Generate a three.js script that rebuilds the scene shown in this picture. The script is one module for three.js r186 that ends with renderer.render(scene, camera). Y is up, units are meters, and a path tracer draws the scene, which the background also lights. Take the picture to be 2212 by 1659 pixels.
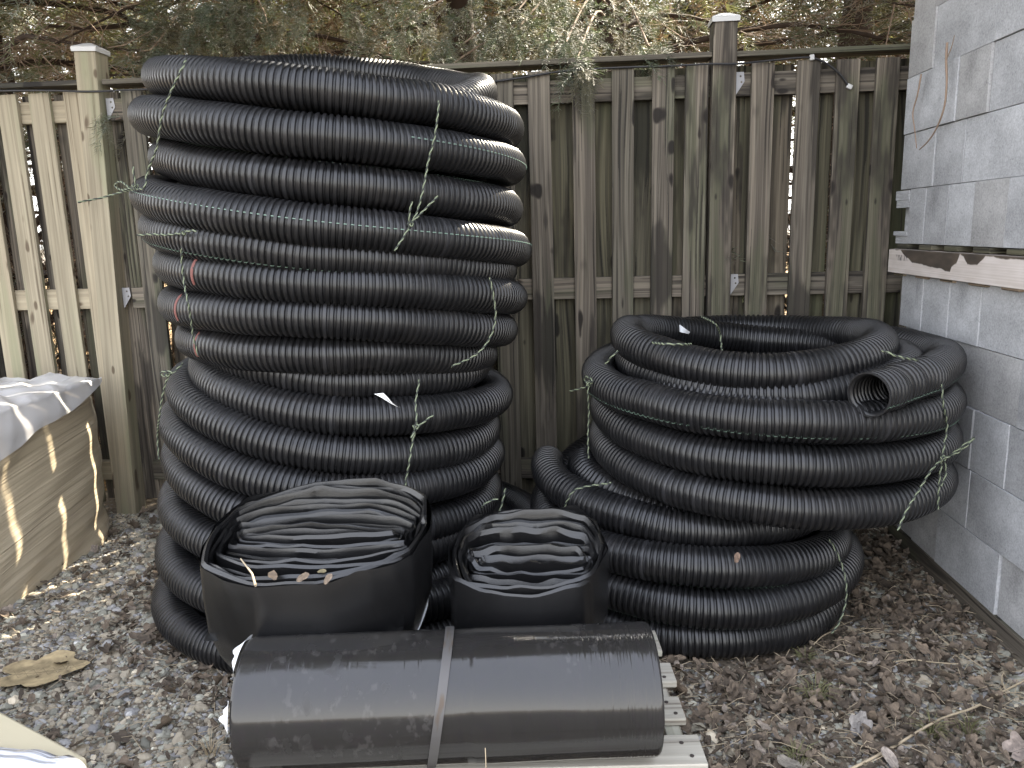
import * as THREE from 'three';
import { mergeGeometries, toCreasedNormals } from 'three/addons/utils/BufferGeometryUtils.js';
import { RoundedBoxGeometry } from 'three/addons/geometries/RoundedBoxGeometry.js';

// ---------------------------------------------------------------- camera, sky, sun, exposure
const scene = new THREE.Scene();
const EYE = new THREE.Vector3(0, 1.2445, 0), YAW = 0.07604, PITCH = -0.19517, ROLL = -0.02714, FOCAL = 1677.36;
const camera = new THREE.PerspectiveCamera(52.63, 4 / 3, 0.05, 400);
camera.position.copy(EYE);
camera.rotation.set(PITCH, YAW, ROLL, 'YXZ');
camera.updateMatrixWorld();

const SUN = new THREE.Vector3(Math.sin(0.56), 0, -Math.cos(0.56)).multiplyScalar(Math.cos(0.71)).setY(Math.sin(0.71)).normalize();
function makeSky() {
  const w = 512, h = 256, d = new Float32Array(w * h * 4), v = new THREE.Vector3();
  for (let j = 0; j < h; j++) for (let i = 0; i < w; i++) {
    const el = (j + 0.5) / h * Math.PI - Math.PI / 2, az = (i + 0.5) / w * Math.PI * 2 - Math.PI;
    v.set(Math.cos(el) * Math.cos(az), Math.sin(el), Math.cos(el) * Math.sin(az));
    const up = Math.max(0, v.y), c = Math.max(0, v.dot(SUN));
    const f = Math.pow(1 - up, 2.2), glow = 0.9 * Math.pow(c, 10) + 2.2 * Math.pow(c, 60);
    const o = (j * w + i) * 4, g = v.y < -0.02 ? 0.35 : 1;
    d[o] = (0.54 + 0.42 * f + glow) * g; d[o + 1] = (0.585 + 0.36 * f + glow * 0.92) * g; d[o + 2] = (0.70 + 0.20 * f + glow * 0.76) * g; d[o + 3] = 1;
  }
  const t = new THREE.DataTexture(d, w, h, THREE.RGBAFormat, THREE.FloatType);
  t.mapping = THREE.EquirectangularReflectionMapping; t.magFilter = THREE.LinearFilter; t.minFilter = THREE.LinearFilter;
  t.needsUpdate = true;
  return t;
}
const skyTexture = makeSky();
scene.background = skyTexture; scene.environment = skyTexture;
const sun = new THREE.DirectionalLight(new THREE.Color(1, 0.9, 0.74), 5);
sun.position.copy(SUN).multiplyScalar(30).add(new THREE.Vector3(0, 0, -3)); sun.target.position.set(0, 0, -3);
sun.castShadow = true; sun.shadow.radius = 1; sun.shadow.mapSize.set(2048, 2048);
Object.assign(sun.shadow.camera, { left: -8, right: 8, top: 8, bottom: -8, near: 1, far: 80 });
scene.add(sun, sun.target);

const renderer = new THREE.WebGLRenderer({ antialias: true });
renderer.toneMapping = THREE.LinearToneMapping;
renderer.toneMappingExposure = 5.6;
renderer.shadowMap.enabled = true;

// ---------------------------------------------------------------- helpers
let seed = 12345;
const rnd = () => { seed = (seed + 0x6d2b79f5) | 0; let t = Math.imul(seed ^ (seed >>> 15), 1 | seed); t = (t + Math.imul(t ^ (t >>> 7), 61 | t)) ^ t; return ((t ^ (t >>> 14)) >>> 0) / 4294967296; };
const reseed = (s) => { seed = s; };
const rr = (a, b) => a + (b - a) * rnd();
const V = (x, y, z) => new THREE.Vector3(x, y, z);
const lerp = (a, b, t) => a + (b - a) * t, clamp = (x, a = 0, b = 1) => Math.min(b, Math.max(a, x)), smooth = (a, b, x) => { const t = clamp((x - a) / (b - a)); return t * t * (3 - 2 * t); };
// direction through a point measured on the photograph, used to find real positions at known depths
const ray = (x, y) => V((x - 1106) / FOCAL, -(y - 829.5) / FOCAL, -1).applyEuler(camera.rotation);
const atDepth = (x, y, z) => { const d = ray(x, y); return d.multiplyScalar(z / d.z).add(EYE); };
const atHeight = (x, y, h) => { const d = ray(x, y); return d.multiplyScalar((h - EYE.y) / d.y).add(EYE); };
const used = {};
const numbered = (n) => { used[n] = (used[n] ?? -1) + 1; return used[n] ? `${n}_${String(used[n]).padStart(3, '0')}` : n; };
function thing(name, label, category, pos = [0, 0, 0], group) {
  const o = new THREE.Group(); o.name = numbered(name); o.position.set(...pos); scene.add(o);
  o.userData = { label, category }; if (group) o.userData.group = group;
  return o;
}
function part(name, geo, mat, parent, label) {
  const m = new THREE.Mesh(geo, mat); m.name = parent === scene ? numbered(name) : name; m.castShadow = m.receiveShadow = true;
  parent.add(m); if (label) m.userData.label = label;
  return m;
}
function solo(name, geo, mat, label, category, group) {
  const m = part(name, geo, mat, scene); m.userData = { label, category }; if (group) m.userData.group = group;
  return m;
}
function structure(name, geo, mat) { const m = part(name, geo, mat, scene); m.userData = { kind: 'structure' }; return m; }
// periodic value noise
const hash = (i, j, s) => { let h = Math.imul(i, 374761393) ^ Math.imul(j, 668265263) ^ Math.imul(s + 11, 1274126177); h = Math.imul(h ^ (h >>> 13), 1274126177); return ((h ^ (h >>> 16)) >>> 0) / 4294967296; };
function pnoise(u, v, nu, nv, s) {
  const x = u * nu, y = v * nv, i = Math.floor(x), j = Math.floor(y), fx = x - i, fy = y - j, a = fx * fx * (3 - 2 * fx), b = fy * fy * (3 - 2 * fy);
  const m = (k, n) => ((k % n) + n) % n;
  return lerp(lerp(hash(m(i, nu), m(j, nv), s), hash(m(i + 1, nu), m(j, nv), s), a), lerp(hash(m(i, nu), m(j + 1, nv), s), hash(m(i + 1, nu), m(j + 1, nv), s), a), b);
}
const fbm = (u, v, nu, nv, s, o = 4) => { let r = 0, a = 0.5, t = 0; for (let k = 0; k < o; k++) { r += a * pnoise(u, v, nu << k, nv << k, s + k * 7); t += a; a *= 0.5; } return r / t; };
const noise1 = (x, s) => { const i = Math.floor(x), f = x - i, a = f * f * (3 - 2 * f); return lerp(hash(i, 3, s), hash(i + 1, 3, s), a) * 2 - 1; };
function tex(w, h, fn, srgb = true) {            // fn(u, v) -> [r, g, b] in 0..1 (sRGB when srgb)
  const d = new Uint8Array(w * h * 4);
  for (let j = 0; j < h; j++) for (let i = 0; i < w; i++) {
    const c = fn((i + 0.5) / w, (j + 0.5) / h), o = (j * w + i) * 4;
    for (let k = 0; k < 3; k++) d[o + k] = clamp(c[k] ?? c[0]) * 255; d[o + 3] = 255;
  }
  const t = new THREE.DataTexture(d, w, h); t.wrapS = t.wrapT = THREE.RepeatWrapping; t.magFilter = THREE.LinearFilter; t.minFilter = THREE.LinearMipmapLinearFilter; t.generateMipmaps = true;
  if (srgb) t.colorSpace = THREE.SRGBColorSpace; t.needsUpdate = true;
  return t;
}
const mix3 = (a, b, t) => [lerp(a[0], b[0], t), lerp(a[1], b[1], t), lerp(a[2], b[2], t)];
const std = (o) => new THREE.MeshStandardMaterial(o), phy = (o) => new THREE.MeshPhysicalMaterial(o);
const lin = (r, g, b) => new THREE.Color().setRGB(r, g, b);
// box whose uv runs in metres: u across the grain, v along the longest side
function plank(w, h, d, off = 0, bevel = 0.003) {
  const g = new RoundedBoxGeometry(w, h, d, 1, bevel), p = g.attributes.position, n = g.attributes.normal, uv = g.attributes.uv, m = Math.max(w, h, d);
  for (let i = 0; i < p.count; i++) {
    const x = p.getX(i), y = p.getY(i), z = p.getZ(i), ax = Math.abs(n.getX(i)), ay = Math.abs(n.getY(i)), az = Math.abs(n.getZ(i));
    let u, v;
    if (m === h) { v = y; u = ax > az ? z + w * 0.7 : x; if (ay > 0.8) { u = x; v = z * 0.15; } }
    else if (m === w) { v = x; u = ay > az ? z + h * 0.8 : y; if (ax > 0.8) { u = y; v = z * 0.15; } }
    else { v = z; u = ax > ay ? y : x + h * 0.8; if (az > 0.8) { u = x; v = y * 0.15; } }
    uv.setXY(i, (u + off * 0.37) / 0.3, (v + off) / 2);
  }
  return g;
}
// tube of given radius along points (radius may taper), few sides
function tube(pts, r0, r1 = r0, sides = 5, caps = true) {
  const n = pts.length, P = [], I = [], t = V(), a = V(), b = V(), up = V();
  for (let i = 0; i < n; i++) {
    t.copy(pts[Math.min(n - 1, i + 1)]).sub(pts[Math.max(0, i - 1)]).normalize();
    up.set(0, 1, 0); if (Math.abs(t.y) > 0.9) up.set(1, 0, 0);
    if (i) up.copy(b);
    a.crossVectors(t, up).normalize(); b.crossVectors(a, t).normalize();
    const r = lerp(r0, r1, i / (n - 1));
    for (let k = 0; k < sides; k++) { const c = Math.cos(k / sides * 2 * Math.PI) * r, s = Math.sin(k / sides * 2 * Math.PI) * r; P.push(pts[i].x + a.x * c + b.x * s, pts[i].y + a.y * c + b.y * s, pts[i].z + a.z * c + b.z * s); }
  }
  for (let i = 0; i < n - 1; i++) for (let k = 0; k < sides; k++) { const q = (k + 1) % sides, A = i * sides + k, B = i * sides + q; I.push(A, A + sides, B, B, A + sides, B + sides); }
  if (caps) for (const e of [0, n - 1]) for (let k = 1; k < sides - 1; k++) I.push(e * sides, e * sides + k, e * sides + k + 1);
  const g = new THREE.BufferGeometry(); g.setAttribute('position', new THREE.Float32BufferAttribute(P, 3)); g.setAttribute('uv', new THREE.Float32BufferAttribute(new Float32Array(P.length / 3 * 2), 2)); g.setIndex(I); g.computeVertexNormals();
  return g;
}
const curve = (pts, n) => new THREE.CatmullRomCurve3(pts, false, 'centripetal').getPoints(n);
const grid = (nu, nv, f, closedU = false) => {   // f(i, j) -> Vector3; indexed sheet with uv
  const P = [], U = [], I = [];
  for (let j = 0; j <= nv; j++) for (let i = 0; i <= nu; i++) { const p = f(i / nu, j / nv); P.push(p.x, p.y, p.z); U.push(i / nu, j / nv); }
  for (let j = 0; j < nv; j++) for (let i = 0; i < nu; i++) { const a = j * (nu + 1) + i, b = a + 1, c = a + nu + 1, d = c + 1; I.push(a, b, c, b, d, c); }
  const g = new THREE.BufferGeometry(); g.setAttribute('position', new THREE.Float32BufferAttribute(P, 3)); g.setAttribute('uv', new THREE.Float32BufferAttribute(U, 2)); g.setIndex(I); g.computeVertexNormals();
  if (closedU) { const n = g.attributes.normal; for (let j = 0; j <= nv; j++) { const a = j * (nu + 1), b = a + nu, x = n.getX(a) + n.getX(b), y = n.getY(a) + n.getY(b), z = n.getZ(a) + n.getZ(b), l = Math.hypot(x, y, z) || 1; n.setXYZ(a, x / l, y / l, z / l); n.setXYZ(b, x / l, y / l, z / l); } }
  return g;
};

// ---------------------------------------------------------------- materials
const woodTex = [0, 1, 2].map((s) => tex(384, 1024, (u, v) => {
  const warp = fbm(u, v, 3, 2, 40 + s, 3) * 0.12, g = fbm(u + warp, v, 44, 3, s * 9 + 1, 3), g2 = fbm(u + warp, v, 14, 2, s * 9 + 4, 3), st = fbm(u, v, 5, 6, s + 70, 4), al = fbm(u, v, 3, 3, s + 90, 4), kn = fbm(u, v, 7, 16, s + 120, 2), fine = pnoise(u + warp, v, 120, 8, s + 33);
  let c = mix3([0.29, 0.27, 0.25], [0.58, 0.55, 0.51], clamp((g - 0.5) * 1.15 + (g2 - 0.5) * 0.9 + (fine - 0.5) * 0.45 + 0.5));
  c = mix3(c, [0.36, 0.38, 0.30], smooth(0.5, 0.7, al) * 0.6);
  c = mix3(c, [0.19, 0.175, 0.16], smooth(0.53, 0.68, st) * 0.65);
  c = mix3(c, [0.68, 0.66, 0.62], smooth(0.6, 0.75, fbm(u, v, 18, 6, s + 150, 3)) * 0.3);
  if (g < 0.30) c = mix3(c, [0.13, 0.115, 0.10], 0.55);
  return mix3(c, [0.12, 0.10, 0.085], smooth(0.78, 0.85, kn) * 0.85);
}));
const woodBump = tex(256, 1024, (u, v) => { const warp = fbm(u, v, 3, 2, 40, 3) * 0.16; const g = fbm(u + warp, v, 48, 2, 1, 3); return [clamp(g * 1.2 - 0.1)]; }, false);
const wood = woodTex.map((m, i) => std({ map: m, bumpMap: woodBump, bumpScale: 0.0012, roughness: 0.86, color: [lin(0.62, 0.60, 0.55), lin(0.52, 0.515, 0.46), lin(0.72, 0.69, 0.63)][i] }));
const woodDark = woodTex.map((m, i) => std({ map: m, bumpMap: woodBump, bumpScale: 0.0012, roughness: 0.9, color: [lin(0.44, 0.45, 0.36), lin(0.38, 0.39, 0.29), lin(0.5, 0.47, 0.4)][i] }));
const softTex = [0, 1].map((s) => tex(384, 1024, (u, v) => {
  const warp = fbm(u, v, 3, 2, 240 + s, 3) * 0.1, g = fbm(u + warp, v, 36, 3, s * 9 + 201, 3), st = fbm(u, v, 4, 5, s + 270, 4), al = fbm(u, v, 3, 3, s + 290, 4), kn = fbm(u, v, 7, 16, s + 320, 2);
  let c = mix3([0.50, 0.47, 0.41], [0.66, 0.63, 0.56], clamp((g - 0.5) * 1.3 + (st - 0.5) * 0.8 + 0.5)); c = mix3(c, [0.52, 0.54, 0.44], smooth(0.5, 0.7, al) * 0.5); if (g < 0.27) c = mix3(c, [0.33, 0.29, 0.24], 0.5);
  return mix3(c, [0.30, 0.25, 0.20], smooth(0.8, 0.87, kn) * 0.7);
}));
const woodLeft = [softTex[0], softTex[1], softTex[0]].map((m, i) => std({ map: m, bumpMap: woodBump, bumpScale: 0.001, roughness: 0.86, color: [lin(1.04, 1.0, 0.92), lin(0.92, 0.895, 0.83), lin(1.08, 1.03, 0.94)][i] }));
const woodPale = std({ map: softTex[0], bumpMap: woodBump, bumpScale: 0.0008, roughness: 0.85, color: lin(1.3, 1.36, 1.5) });
const woodFresh = std({ map: woodTex[2], bumpMap: woodBump, bumpScale: 0.001, roughness: 0.85, color: lin(2.0, 1.75, 1.5) });
const concreteBump = tex(512, 512, (u, v) => [0.55 + 0.3 * (fbm(u, v, 90, 90, 5, 2) - 0.5) + 0.25 * (fbm(u, v, 12, 12, 8, 3) - 0.5) - smooth(0.86, 0.93, pnoise(u, v, 110, 110, 33)) * 0.3], false);
const concreteTex = tex(512, 512, (u, v) => {
  const f = fbm(u, v, 6, 6, 3, 5), s = pnoise(u, v, 170, 170, 14), c = 0.64 + (f - 0.5) * 0.22 + (s - 0.5) * 0.10;
  const sp = smooth(0.86, 0.93, pnoise(u, v, 110, 110, 33)) * 0.07;
  return [c * 0.985 - sp, c - sp, c * 1.02 - sp];
});
const concrete = [lin(1.12, 1.1, 1.08), lin(0.98, 0.96, 0.94), lin(1.24, 1.22, 1.2), lin(1.05, 1.01, 0.96)].map((color) => std({ map: concreteTex, bumpMap: concreteBump, bumpScale: 0.0008, roughness: 0.93, color }));
const pipeBlack = std({ color: lin(0.0125, 0.0125, 0.0137), roughness: 0.33 }), pipeRibbed = std({ color: lin(0.0095, 0.0095, 0.0104), roughness: 0.35, vertexColors: true });
const stripeGreen = std({ color: lin(0.16, 0.24, 0.19), roughness: 0.6 });
const ropeDark = std({ color: lin(0.03, 0.035, 0.03), roughness: 0.7 }), ropeLight = std({ color: lin(0.19, 0.22, 0.14), roughness: 0.7 });
const galvanised = std({ color: lin(0.28, 0.28, 0.29), roughness: 0.5, metalness: 0.5 });
const capWhite = std({ color: lin(0.5, 0.5, 0.49), roughness: 0.4 });
const cableBlack = std({ color: lin(0.02, 0.02, 0.022), roughness: 0.45 });
const whitePaper = std({ color: lin(0.75, 0.76, 0.78), roughness: 0.55 });
const barkTex = tex(256, 256, (u, v) => { const g = fbm(u, v, 16, 3, 61, 4); return mix3([0.16, 0.11, 0.08], [0.46, 0.37, 0.30], clamp(g * 1.3 - 0.15)); });
const bark = std({ map: barkTex, roughness: 0.95, color: lin(0.5, 0.52, 0.54) });
const twigBrown = std({ color: lin(0.27, 0.195, 0.14), roughness: 0.9 }), twigTan = std({ color: lin(0.42, 0.34, 0.23), roughness: 0.85 });

// ---------------------------------------------------------------- ground
const groundTex = tex(1024, 1024, (u, v) => {
  const big = fbm(u, v, 5, 5, 21, 4), peb = pnoise(u, v, 120, 120, 7), peb2 = pnoise(u, v, 60, 60, 9), f = fbm(u, v, 60, 60, 17, 3);
  let c = mix3([0.34, 0.30, 0.25], [0.50, 0.46, 0.40], clamp(big * 0.7 + f * 0.5 - 0.1));
  c = mix3(c, [0.52, 0.52, 0.52], smooth(0.72, 0.86, peb) * 0.7); c = mix3(c, [0.17, 0.14, 0.12], smooth(0.66, 0.82, peb2) * 0.6);
  return c;
});
const groundBump = tex(1024, 1024, (u, v) => [0.4 * pnoise(u, v, 120, 120, 7) + 0.4 * pnoise(u, v, 60, 60, 9) + 0.2 * fbm(u, v, 20, 20, 3, 3)], false);
{
  const g = new THREE.PlaneGeometry(300, 300, 1, 1).rotateX(-Math.PI / 2); const uv = g.attributes.uv; for (let i = 0; i < uv.count; i++) uv.setXY(i, uv.getX(i) * 250, uv.getY(i) * 250);
  structure('ground', g, std({ map: groundTex, bumpMap: groundBump, bumpScale: 0.012, roughness: 0.95 }));
  const litterTex = tex(512, 512, (u, v) => { const a = pnoise(u, v, 50, 50, 2), b = fbm(u, v, 8, 8, 4, 4), c = pnoise(u, v, 90, 24, 6); return mix3(mix3([0.42, 0.33, 0.22], [0.72, 0.60, 0.40], a * 0.7 + b * 0.3), [0.25, 0.18, 0.11], smooth(0.6, 0.85, c) * 0.7); });
  const f = new THREE.PlaneGeometry(60, 40, 1, 1).rotateX(-Math.PI / 2).translate(0, 0.004, -23.6), fu = f.attributes.uv; for (let i = 0; i < fu.count; i++) fu.setXY(i, fu.getX(i) * 60, fu.getY(i) * 40);
  structure('field', f, std({ map: litterTex, bumpMap: groundBump, bumpScale: 0.02, roughness: 0.95 }));
}

// ---------------------------------------------------------------- fence
const FZ = -3.297;                                // front face of the front boards
{
  const fence = thing('wooden_fence', 'weathered grey shadowbox board fence behind the pipe coils', 'fence', [0, 0, FZ]);
  reseed(77);
  const B = 0.0889, T = 0.019, PITCHW = 0.1535, TOP = 1.868, slatGeo = [0, 1, 2, 3, 4, 5, 6].map((i) => plank(B + (i % 3) * 0.0015, TOP - 0.05 - (i % 2) * 0.006, T, i * 0.43 + 0.1));
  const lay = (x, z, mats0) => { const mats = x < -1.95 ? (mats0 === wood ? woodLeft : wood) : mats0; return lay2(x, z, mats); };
  const lay2 = (x, z, mats) => { const m = part('slat', slatGeo[Math.floor(rnd() * 7)], mats[Math.floor(rnd() * 3)], fence); m.position.set(x + B / 2, TOP / 2 + 0.025, z); m.rotation.z = rr(-0.004, 0.004); m.rotation.y = rr(-0.03, 0.03) + (rnd() < 0.5 ? Math.PI : 0); if (rnd() < 0.5) m.rotation.z += Math.PI; return m; };
  const posts = [-4.56, -2.02, 0.574, 3.12];
  const front = [];
  for (let x = -2.408; x > -4.5; x -= 0.1475) front.push(x); for (const x of [-2.263, -2.115]) front.push(x);
  front.push(-1.863); for (let k = 1; k < 12; k++) front.push(-1.863 + k * 0.1555);
  front.push(0.026, 0.181, 0.341, 0.473, 0.73, 0.905, 1.056, 1.207); for (let x = 1.36; x < 3; x += 0.1535) front.push(x);
  front.sort((a, b) => a - b);
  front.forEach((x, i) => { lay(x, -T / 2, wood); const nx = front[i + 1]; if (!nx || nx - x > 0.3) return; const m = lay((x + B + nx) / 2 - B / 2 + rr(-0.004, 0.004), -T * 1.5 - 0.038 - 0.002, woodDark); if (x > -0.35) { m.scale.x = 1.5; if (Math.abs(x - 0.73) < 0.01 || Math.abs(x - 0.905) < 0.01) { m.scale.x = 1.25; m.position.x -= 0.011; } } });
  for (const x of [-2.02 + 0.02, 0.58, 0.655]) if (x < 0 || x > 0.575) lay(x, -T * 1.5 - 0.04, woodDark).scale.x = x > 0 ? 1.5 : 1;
  for (let i = 0; i < 3; i++) {
    const x0 = posts[i] + 0.09, x1 = posts[i + 1], w = x1 - x0;
    for (const y of [1.79, 0.996, 0.2]) { const r = part('rail', plank(w - 0.004, 0.089, 0.038, i + y), i === 0 ? woodLeft[0] : wood[(i + 1) % 3], fence); r.position.set((x0 + x1) / 2, y, -T - 0.019 - 0.001); }
    const c = part('cap_board', plank(w - 0.004, 0.021, 0.105, i * 1.3), wood[1], fence); c.position.set((x0 + x1) / 2, 1.8985, -0.039);
    c.rotation.z = [0, 0.002, 0][i];
  }
  posts.forEach((x, i) => {
    const p = part('post', plank(0.0925, 2.03, 0.0925, i * 0.7), wood[[0, 2, 2, 0][i]], fence); p.position.set(x + 0.046, 1.005, -0.026);
    if (i === 1) { p.material = woodLeft[1]; p.position.x = -2.02; p.rotation.z = -0.038; }
    // pressed metal cap: skirt and low pyramid
    const s = 0.054, q = [];
    const ring = (h, e) => [[-e, h, -e], [e, h, -e], [e, h, e], [-e, h, e]], R = [ring(-0.004, s * 0.98), ring(0.012, s), ring(0.016, s * 0.96), ring(0.034, s * 0.3)];
    for (let k = 0; k < 3; k++) for (let j = 0; j < 4; j++) { const a = R[k][j], b = R[k][(j + 1) % 4], c = R[k + 1][(j + 1) % 4], d = R[k + 1][j]; q.push(...a, ...c, ...b, ...a, ...d, ...c); }
    const t = R[3]; q.push(...t[0], ...t[2], ...t[1], ...t[0], ...t[3], ...t[2]);
    const g = new THREE.BufferGeometry(); g.setAttribute('position', new THREE.Float32BufferAttribute(q, 3)); g.computeVertexNormals();
    const cap = part('post_cap', g, capWhite, p); cap.position.y = 1.016;
    // hangers that carry the rails
    for (const y of [1.79, 0.996]) {
      const sh = new THREE.Shape([[0, 0.046], [0.034, 0.046], [0.038, 0.01], [0.004, -0.042], [0, -0.042]].map((a) => new THREE.Vector2(...a)));
      for (const [hx, hy] of [[0.022, 0.03], [0.026, 0.008]]) { const h = new THREE.Path(); h.absarc(hx, hy, 0.004, 0, Math.PI * 2); sh.holes.push(h); }
      const b = part('hanger', new THREE.ExtrudeGeometry(sh, { depth: 0.0016, bevelEnabled: false, curveSegments: 6 }), galvanised, fence);
      b.position.set((i === 1 ? lerp(-2.058, -1.98, y / 2) + 0.051 : x + 0.0935), y, -T + 0.001);
    }
  });
}
{ // black cable strung along the fence top
  const L = [[-60, 197], [100, 195.5], [200, 197.5], [306, 193]].map(([x, y]) => atDepth(x, y, -3.272)), L2 = [[700, 190], [1043, 178], [1130, 167], [1205, 155]].map(([x, y]) => atDepth(x, y, -3.286));
  const L3 = [[1320, 146.5], [1440, 142.5], [1530, 138], [1590, 137.5], [1670, 130], [1754, 124.5]].map(([x, y]) => atDepth(x, y, x > 1500 && x < 1600 ? -3.262 : -3.288)), L4 = [[1780, 134], [1800, 147], [1818, 164], [1833, 186]].map(([x, y]) => atDepth(x, y, -3.288));
  const c = thing('cable', 'thin black cable strung along the top of the fence', 'cable');
  part('cable_run', tube(curve([...L, ...L2, ...L3, ...L4], 120), 0.0042, 0.0042, 7), cableBlack, c);
  for (const [x, y] of [[1754, 124], [1835, 187]]) { const m = part('cable_clip', new RoundedBoxGeometry(0.018, 0.022, 0.012, 2, 0.004), capWhite, c); m.position.copy(atDepth(x, y, -3.289)); m.rotation.z = x > 1800 ? 1.1 : 0.1; }
}

// ---------------------------------------------------------------- corrugated pipe coils
const PR = 0.0585, RIB = 0.0172;
const PROFILE = [[0.0, -0.0012], [0.08, 0], [0.47, 0], [0.55, -0.0012], [0.62, -0.0088], [0.765, -0.0032], [0.91, -0.0088]];
function stackFrame(phiDeg, rho) {
  const a = phiDeg * Math.PI / 180, n = V(Math.sin(a), 0, -Math.cos(a));
  return { a, rho, n, right: V(Math.cos(a), 0, Math.sin(a)), c: n.clone().multiplyScalar(rho) };
}
const azim = (x, y) => { const d = ray(x, y); return Math.atan2(d.x, -d.z); };
const slopeAt = (x, y, dist) => { const d = ray(x, y); return EYE.y + d.y / Math.hypot(d.x, d.z) * dist; };
// a loop measured at its left edge, its front and its right edge -> radii and heights round the stack
function loop(st, L, F, R, o = {}) {
  const rl = L ? st.rho * Math.sin(st.a - azim(...L)) - PR : null, rrr = R ? st.rho * Math.sin(azim(...R) - st.a) - PR : null;
  const Rl = o.rL ?? rl ?? rrr, Rr = o.rR ?? rrr ?? rl, Rf = o.rF ?? (Rl + Rr) / 2, ca = Math.sqrt(st.rho ** 2 - (Rf + PR) ** 2);
  const hF = typeof F === 'number' ? F : slopeAt(F[0], F[1], st.rho - Rf);
  const hL = o.hL ?? (L ? slopeAt(...L, ca) : hF), hR = o.hR ?? (R ? slopeAt(...R, ca) : hF);
  return { r: [Rl, Rf, Rr, o.rB ?? Math.min(Rf, 0.585)], h: [hL, hF, hR, o.hB ?? null] };
}
const pos = (st, th, R, h) => V(0, h, 0).add(st.c).addScaledVector(st.right, R * Math.cos(th)).addScaledVector(st.n, R * Math.sin(th));
// smooth helix through the loops, resampled by length
function coilPath(st, loops, from = 0, to = null) {
  const K = [];
  loops.forEach((l, i) => { for (let q = 0; q < 4; q++) { let h = l.h[q]; if (h === null) { const nx = loops[i + 1]; const a = nx ? (l.h[2] + nx.h[0]) / 2 : l.h[2] - 0.05, b = l.h[0] + l.h[2] - l.h[1]; h = nx ? a * 0.6 + clamp(b, a - 0.06, a + 0.06) * 0.4 : a; } K.push([l.r[q], h]); } });
  const end = to ?? K.length - 1, cr = (a, b, c, d, t) => 0.5 * (2 * b + (c - a) * t + (2 * a - 5 * b + 4 * c - d) * t * t + (3 * b - a - 3 * c + d) * t * t * t);
  const g = (i) => K[Math.max(0, Math.min(K.length - 1, i))], pts = [];
  const N = Math.ceil((end - from) * 40);
  for (let s = 0; s <= N; s++) { const t = from + (end - from) * s / N, i = Math.floor(t), f = t - i; const R = cr(g(i - 1)[0], g(i)[0], g(i + 1)[0], g(i + 2)[0], f), h = cr(g(i - 1)[1], g(i)[1], g(i + 1)[1], g(i + 2)[1], f); pts.push(pos(st, Math.PI + t * Math.PI / 2, R, h)); }
  return pts;
}
function resample(pts) { const L = [0]; for (let i = 1; i < pts.length; i++) L.push(L[i - 1] + pts[i].distanceTo(pts[i - 1])); let k = 0; return { len: L[L.length - 1], at(s) { s = clamp(s, 0, L[L.length - 1] - 1e-6); if (L[k] > s) k = 0; while (L[k + 1] < s) k++; return pts[k].clone().lerp(pts[k + 1], (s - L[k]) / (L[k + 1] - L[k])); } }; }
function frames(path, ss) {
  return ss.map((s) => { const p = path.at(s), a = path.at(Math.max(0, s - 0.01)), b = path.at(Math.min(path.len, s + 0.01)), t = b.sub(a).normalize(), side = V().crossVectors(t, V(0, 1, 0)).normalize(), up = V().crossVectors(side, t).normalize(); return { p, side, up }; });
}
function pipeGeo(pts0, sides, prof = PROFILE) {
  const pts = pts0.map((p, i) => i < 6 || i > pts0.length - 6 ? p : p.clone().add(V(0, 0.0035 * noise1(i / 9, 17) + 0.0015 * noise1(i / 3, 19), 0)));
  const path = resample(pts), ribs = Math.floor(path.len / RIB), ss = [], rs = [];
  for (let i = 0; i < ribs; i++) for (const [f, d] of prof) { ss.push((i + f) * RIB); rs.push(PR + d); }
  const fr = frames(path, ss), P = new Float32Array(ss.length * sides * 3), C = new Float32Array(ss.length * sides * 3), I = new Uint32Array((ss.length - 1) * sides * 6);
  const cs = Array.from({ length: sides }, (_, k) => [Math.cos(k / sides * 2 * Math.PI), Math.sin(k / sides * 2 * Math.PI)]);
  fr.forEach((f, i) => { const rib = Math.floor(i / prof.length), tone = 0.8 + 0.4 * hash(rib, 5, 3) + (hash(rib, 9, 4) > 0.97 ? 0.9 : 0); for (let k = 0; k < sides; k++) { const oval = 1 + 0.018 * noise1(i / 300, 23) * Math.cos(2 * k / sides * 2 * Math.PI), c = cs[k][0] * rs[i] * oval, s = cs[k][1] * rs[i] / oval, o = (i * sides + k) * 3, du = Math.max(0, noise1(i / 55 + k * 0.35, 31) + 0.6 * noise1(i / 13, 37 + k % 5) - 0.4) * 1.1; C[o] = tone + du; C[o + 1] = tone + du * 0.9; C[o + 2] = tone + du * 0.76; P[o] = f.p.x + f.side.x * c + f.up.x * s; P[o + 1] = f.p.y + f.side.y * c + f.up.y * s; P[o + 2] = f.p.z + f.side.z * c + f.up.z * s; } });
  let o = 0; for (let i = 0; i < ss.length - 1; i++) for (let k = 0; k < sides; k++) { const q = (k + 1) % sides, a = i * sides + k, b = i * sides + q; I[o++] = a; I[o++] = b; I[o++] = a + sides; I[o++] = b; I[o++] = b + sides; I[o++] = a + sides; }
  const g = new THREE.BufferGeometry(); g.setAttribute('position', new THREE.BufferAttribute(P, 3)); g.setAttribute('color', new THREE.BufferAttribute(C, 3)); g.setIndex(new THREE.BufferAttribute(I, 1)); g.computeVertexNormals();
  return g;
}
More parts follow.
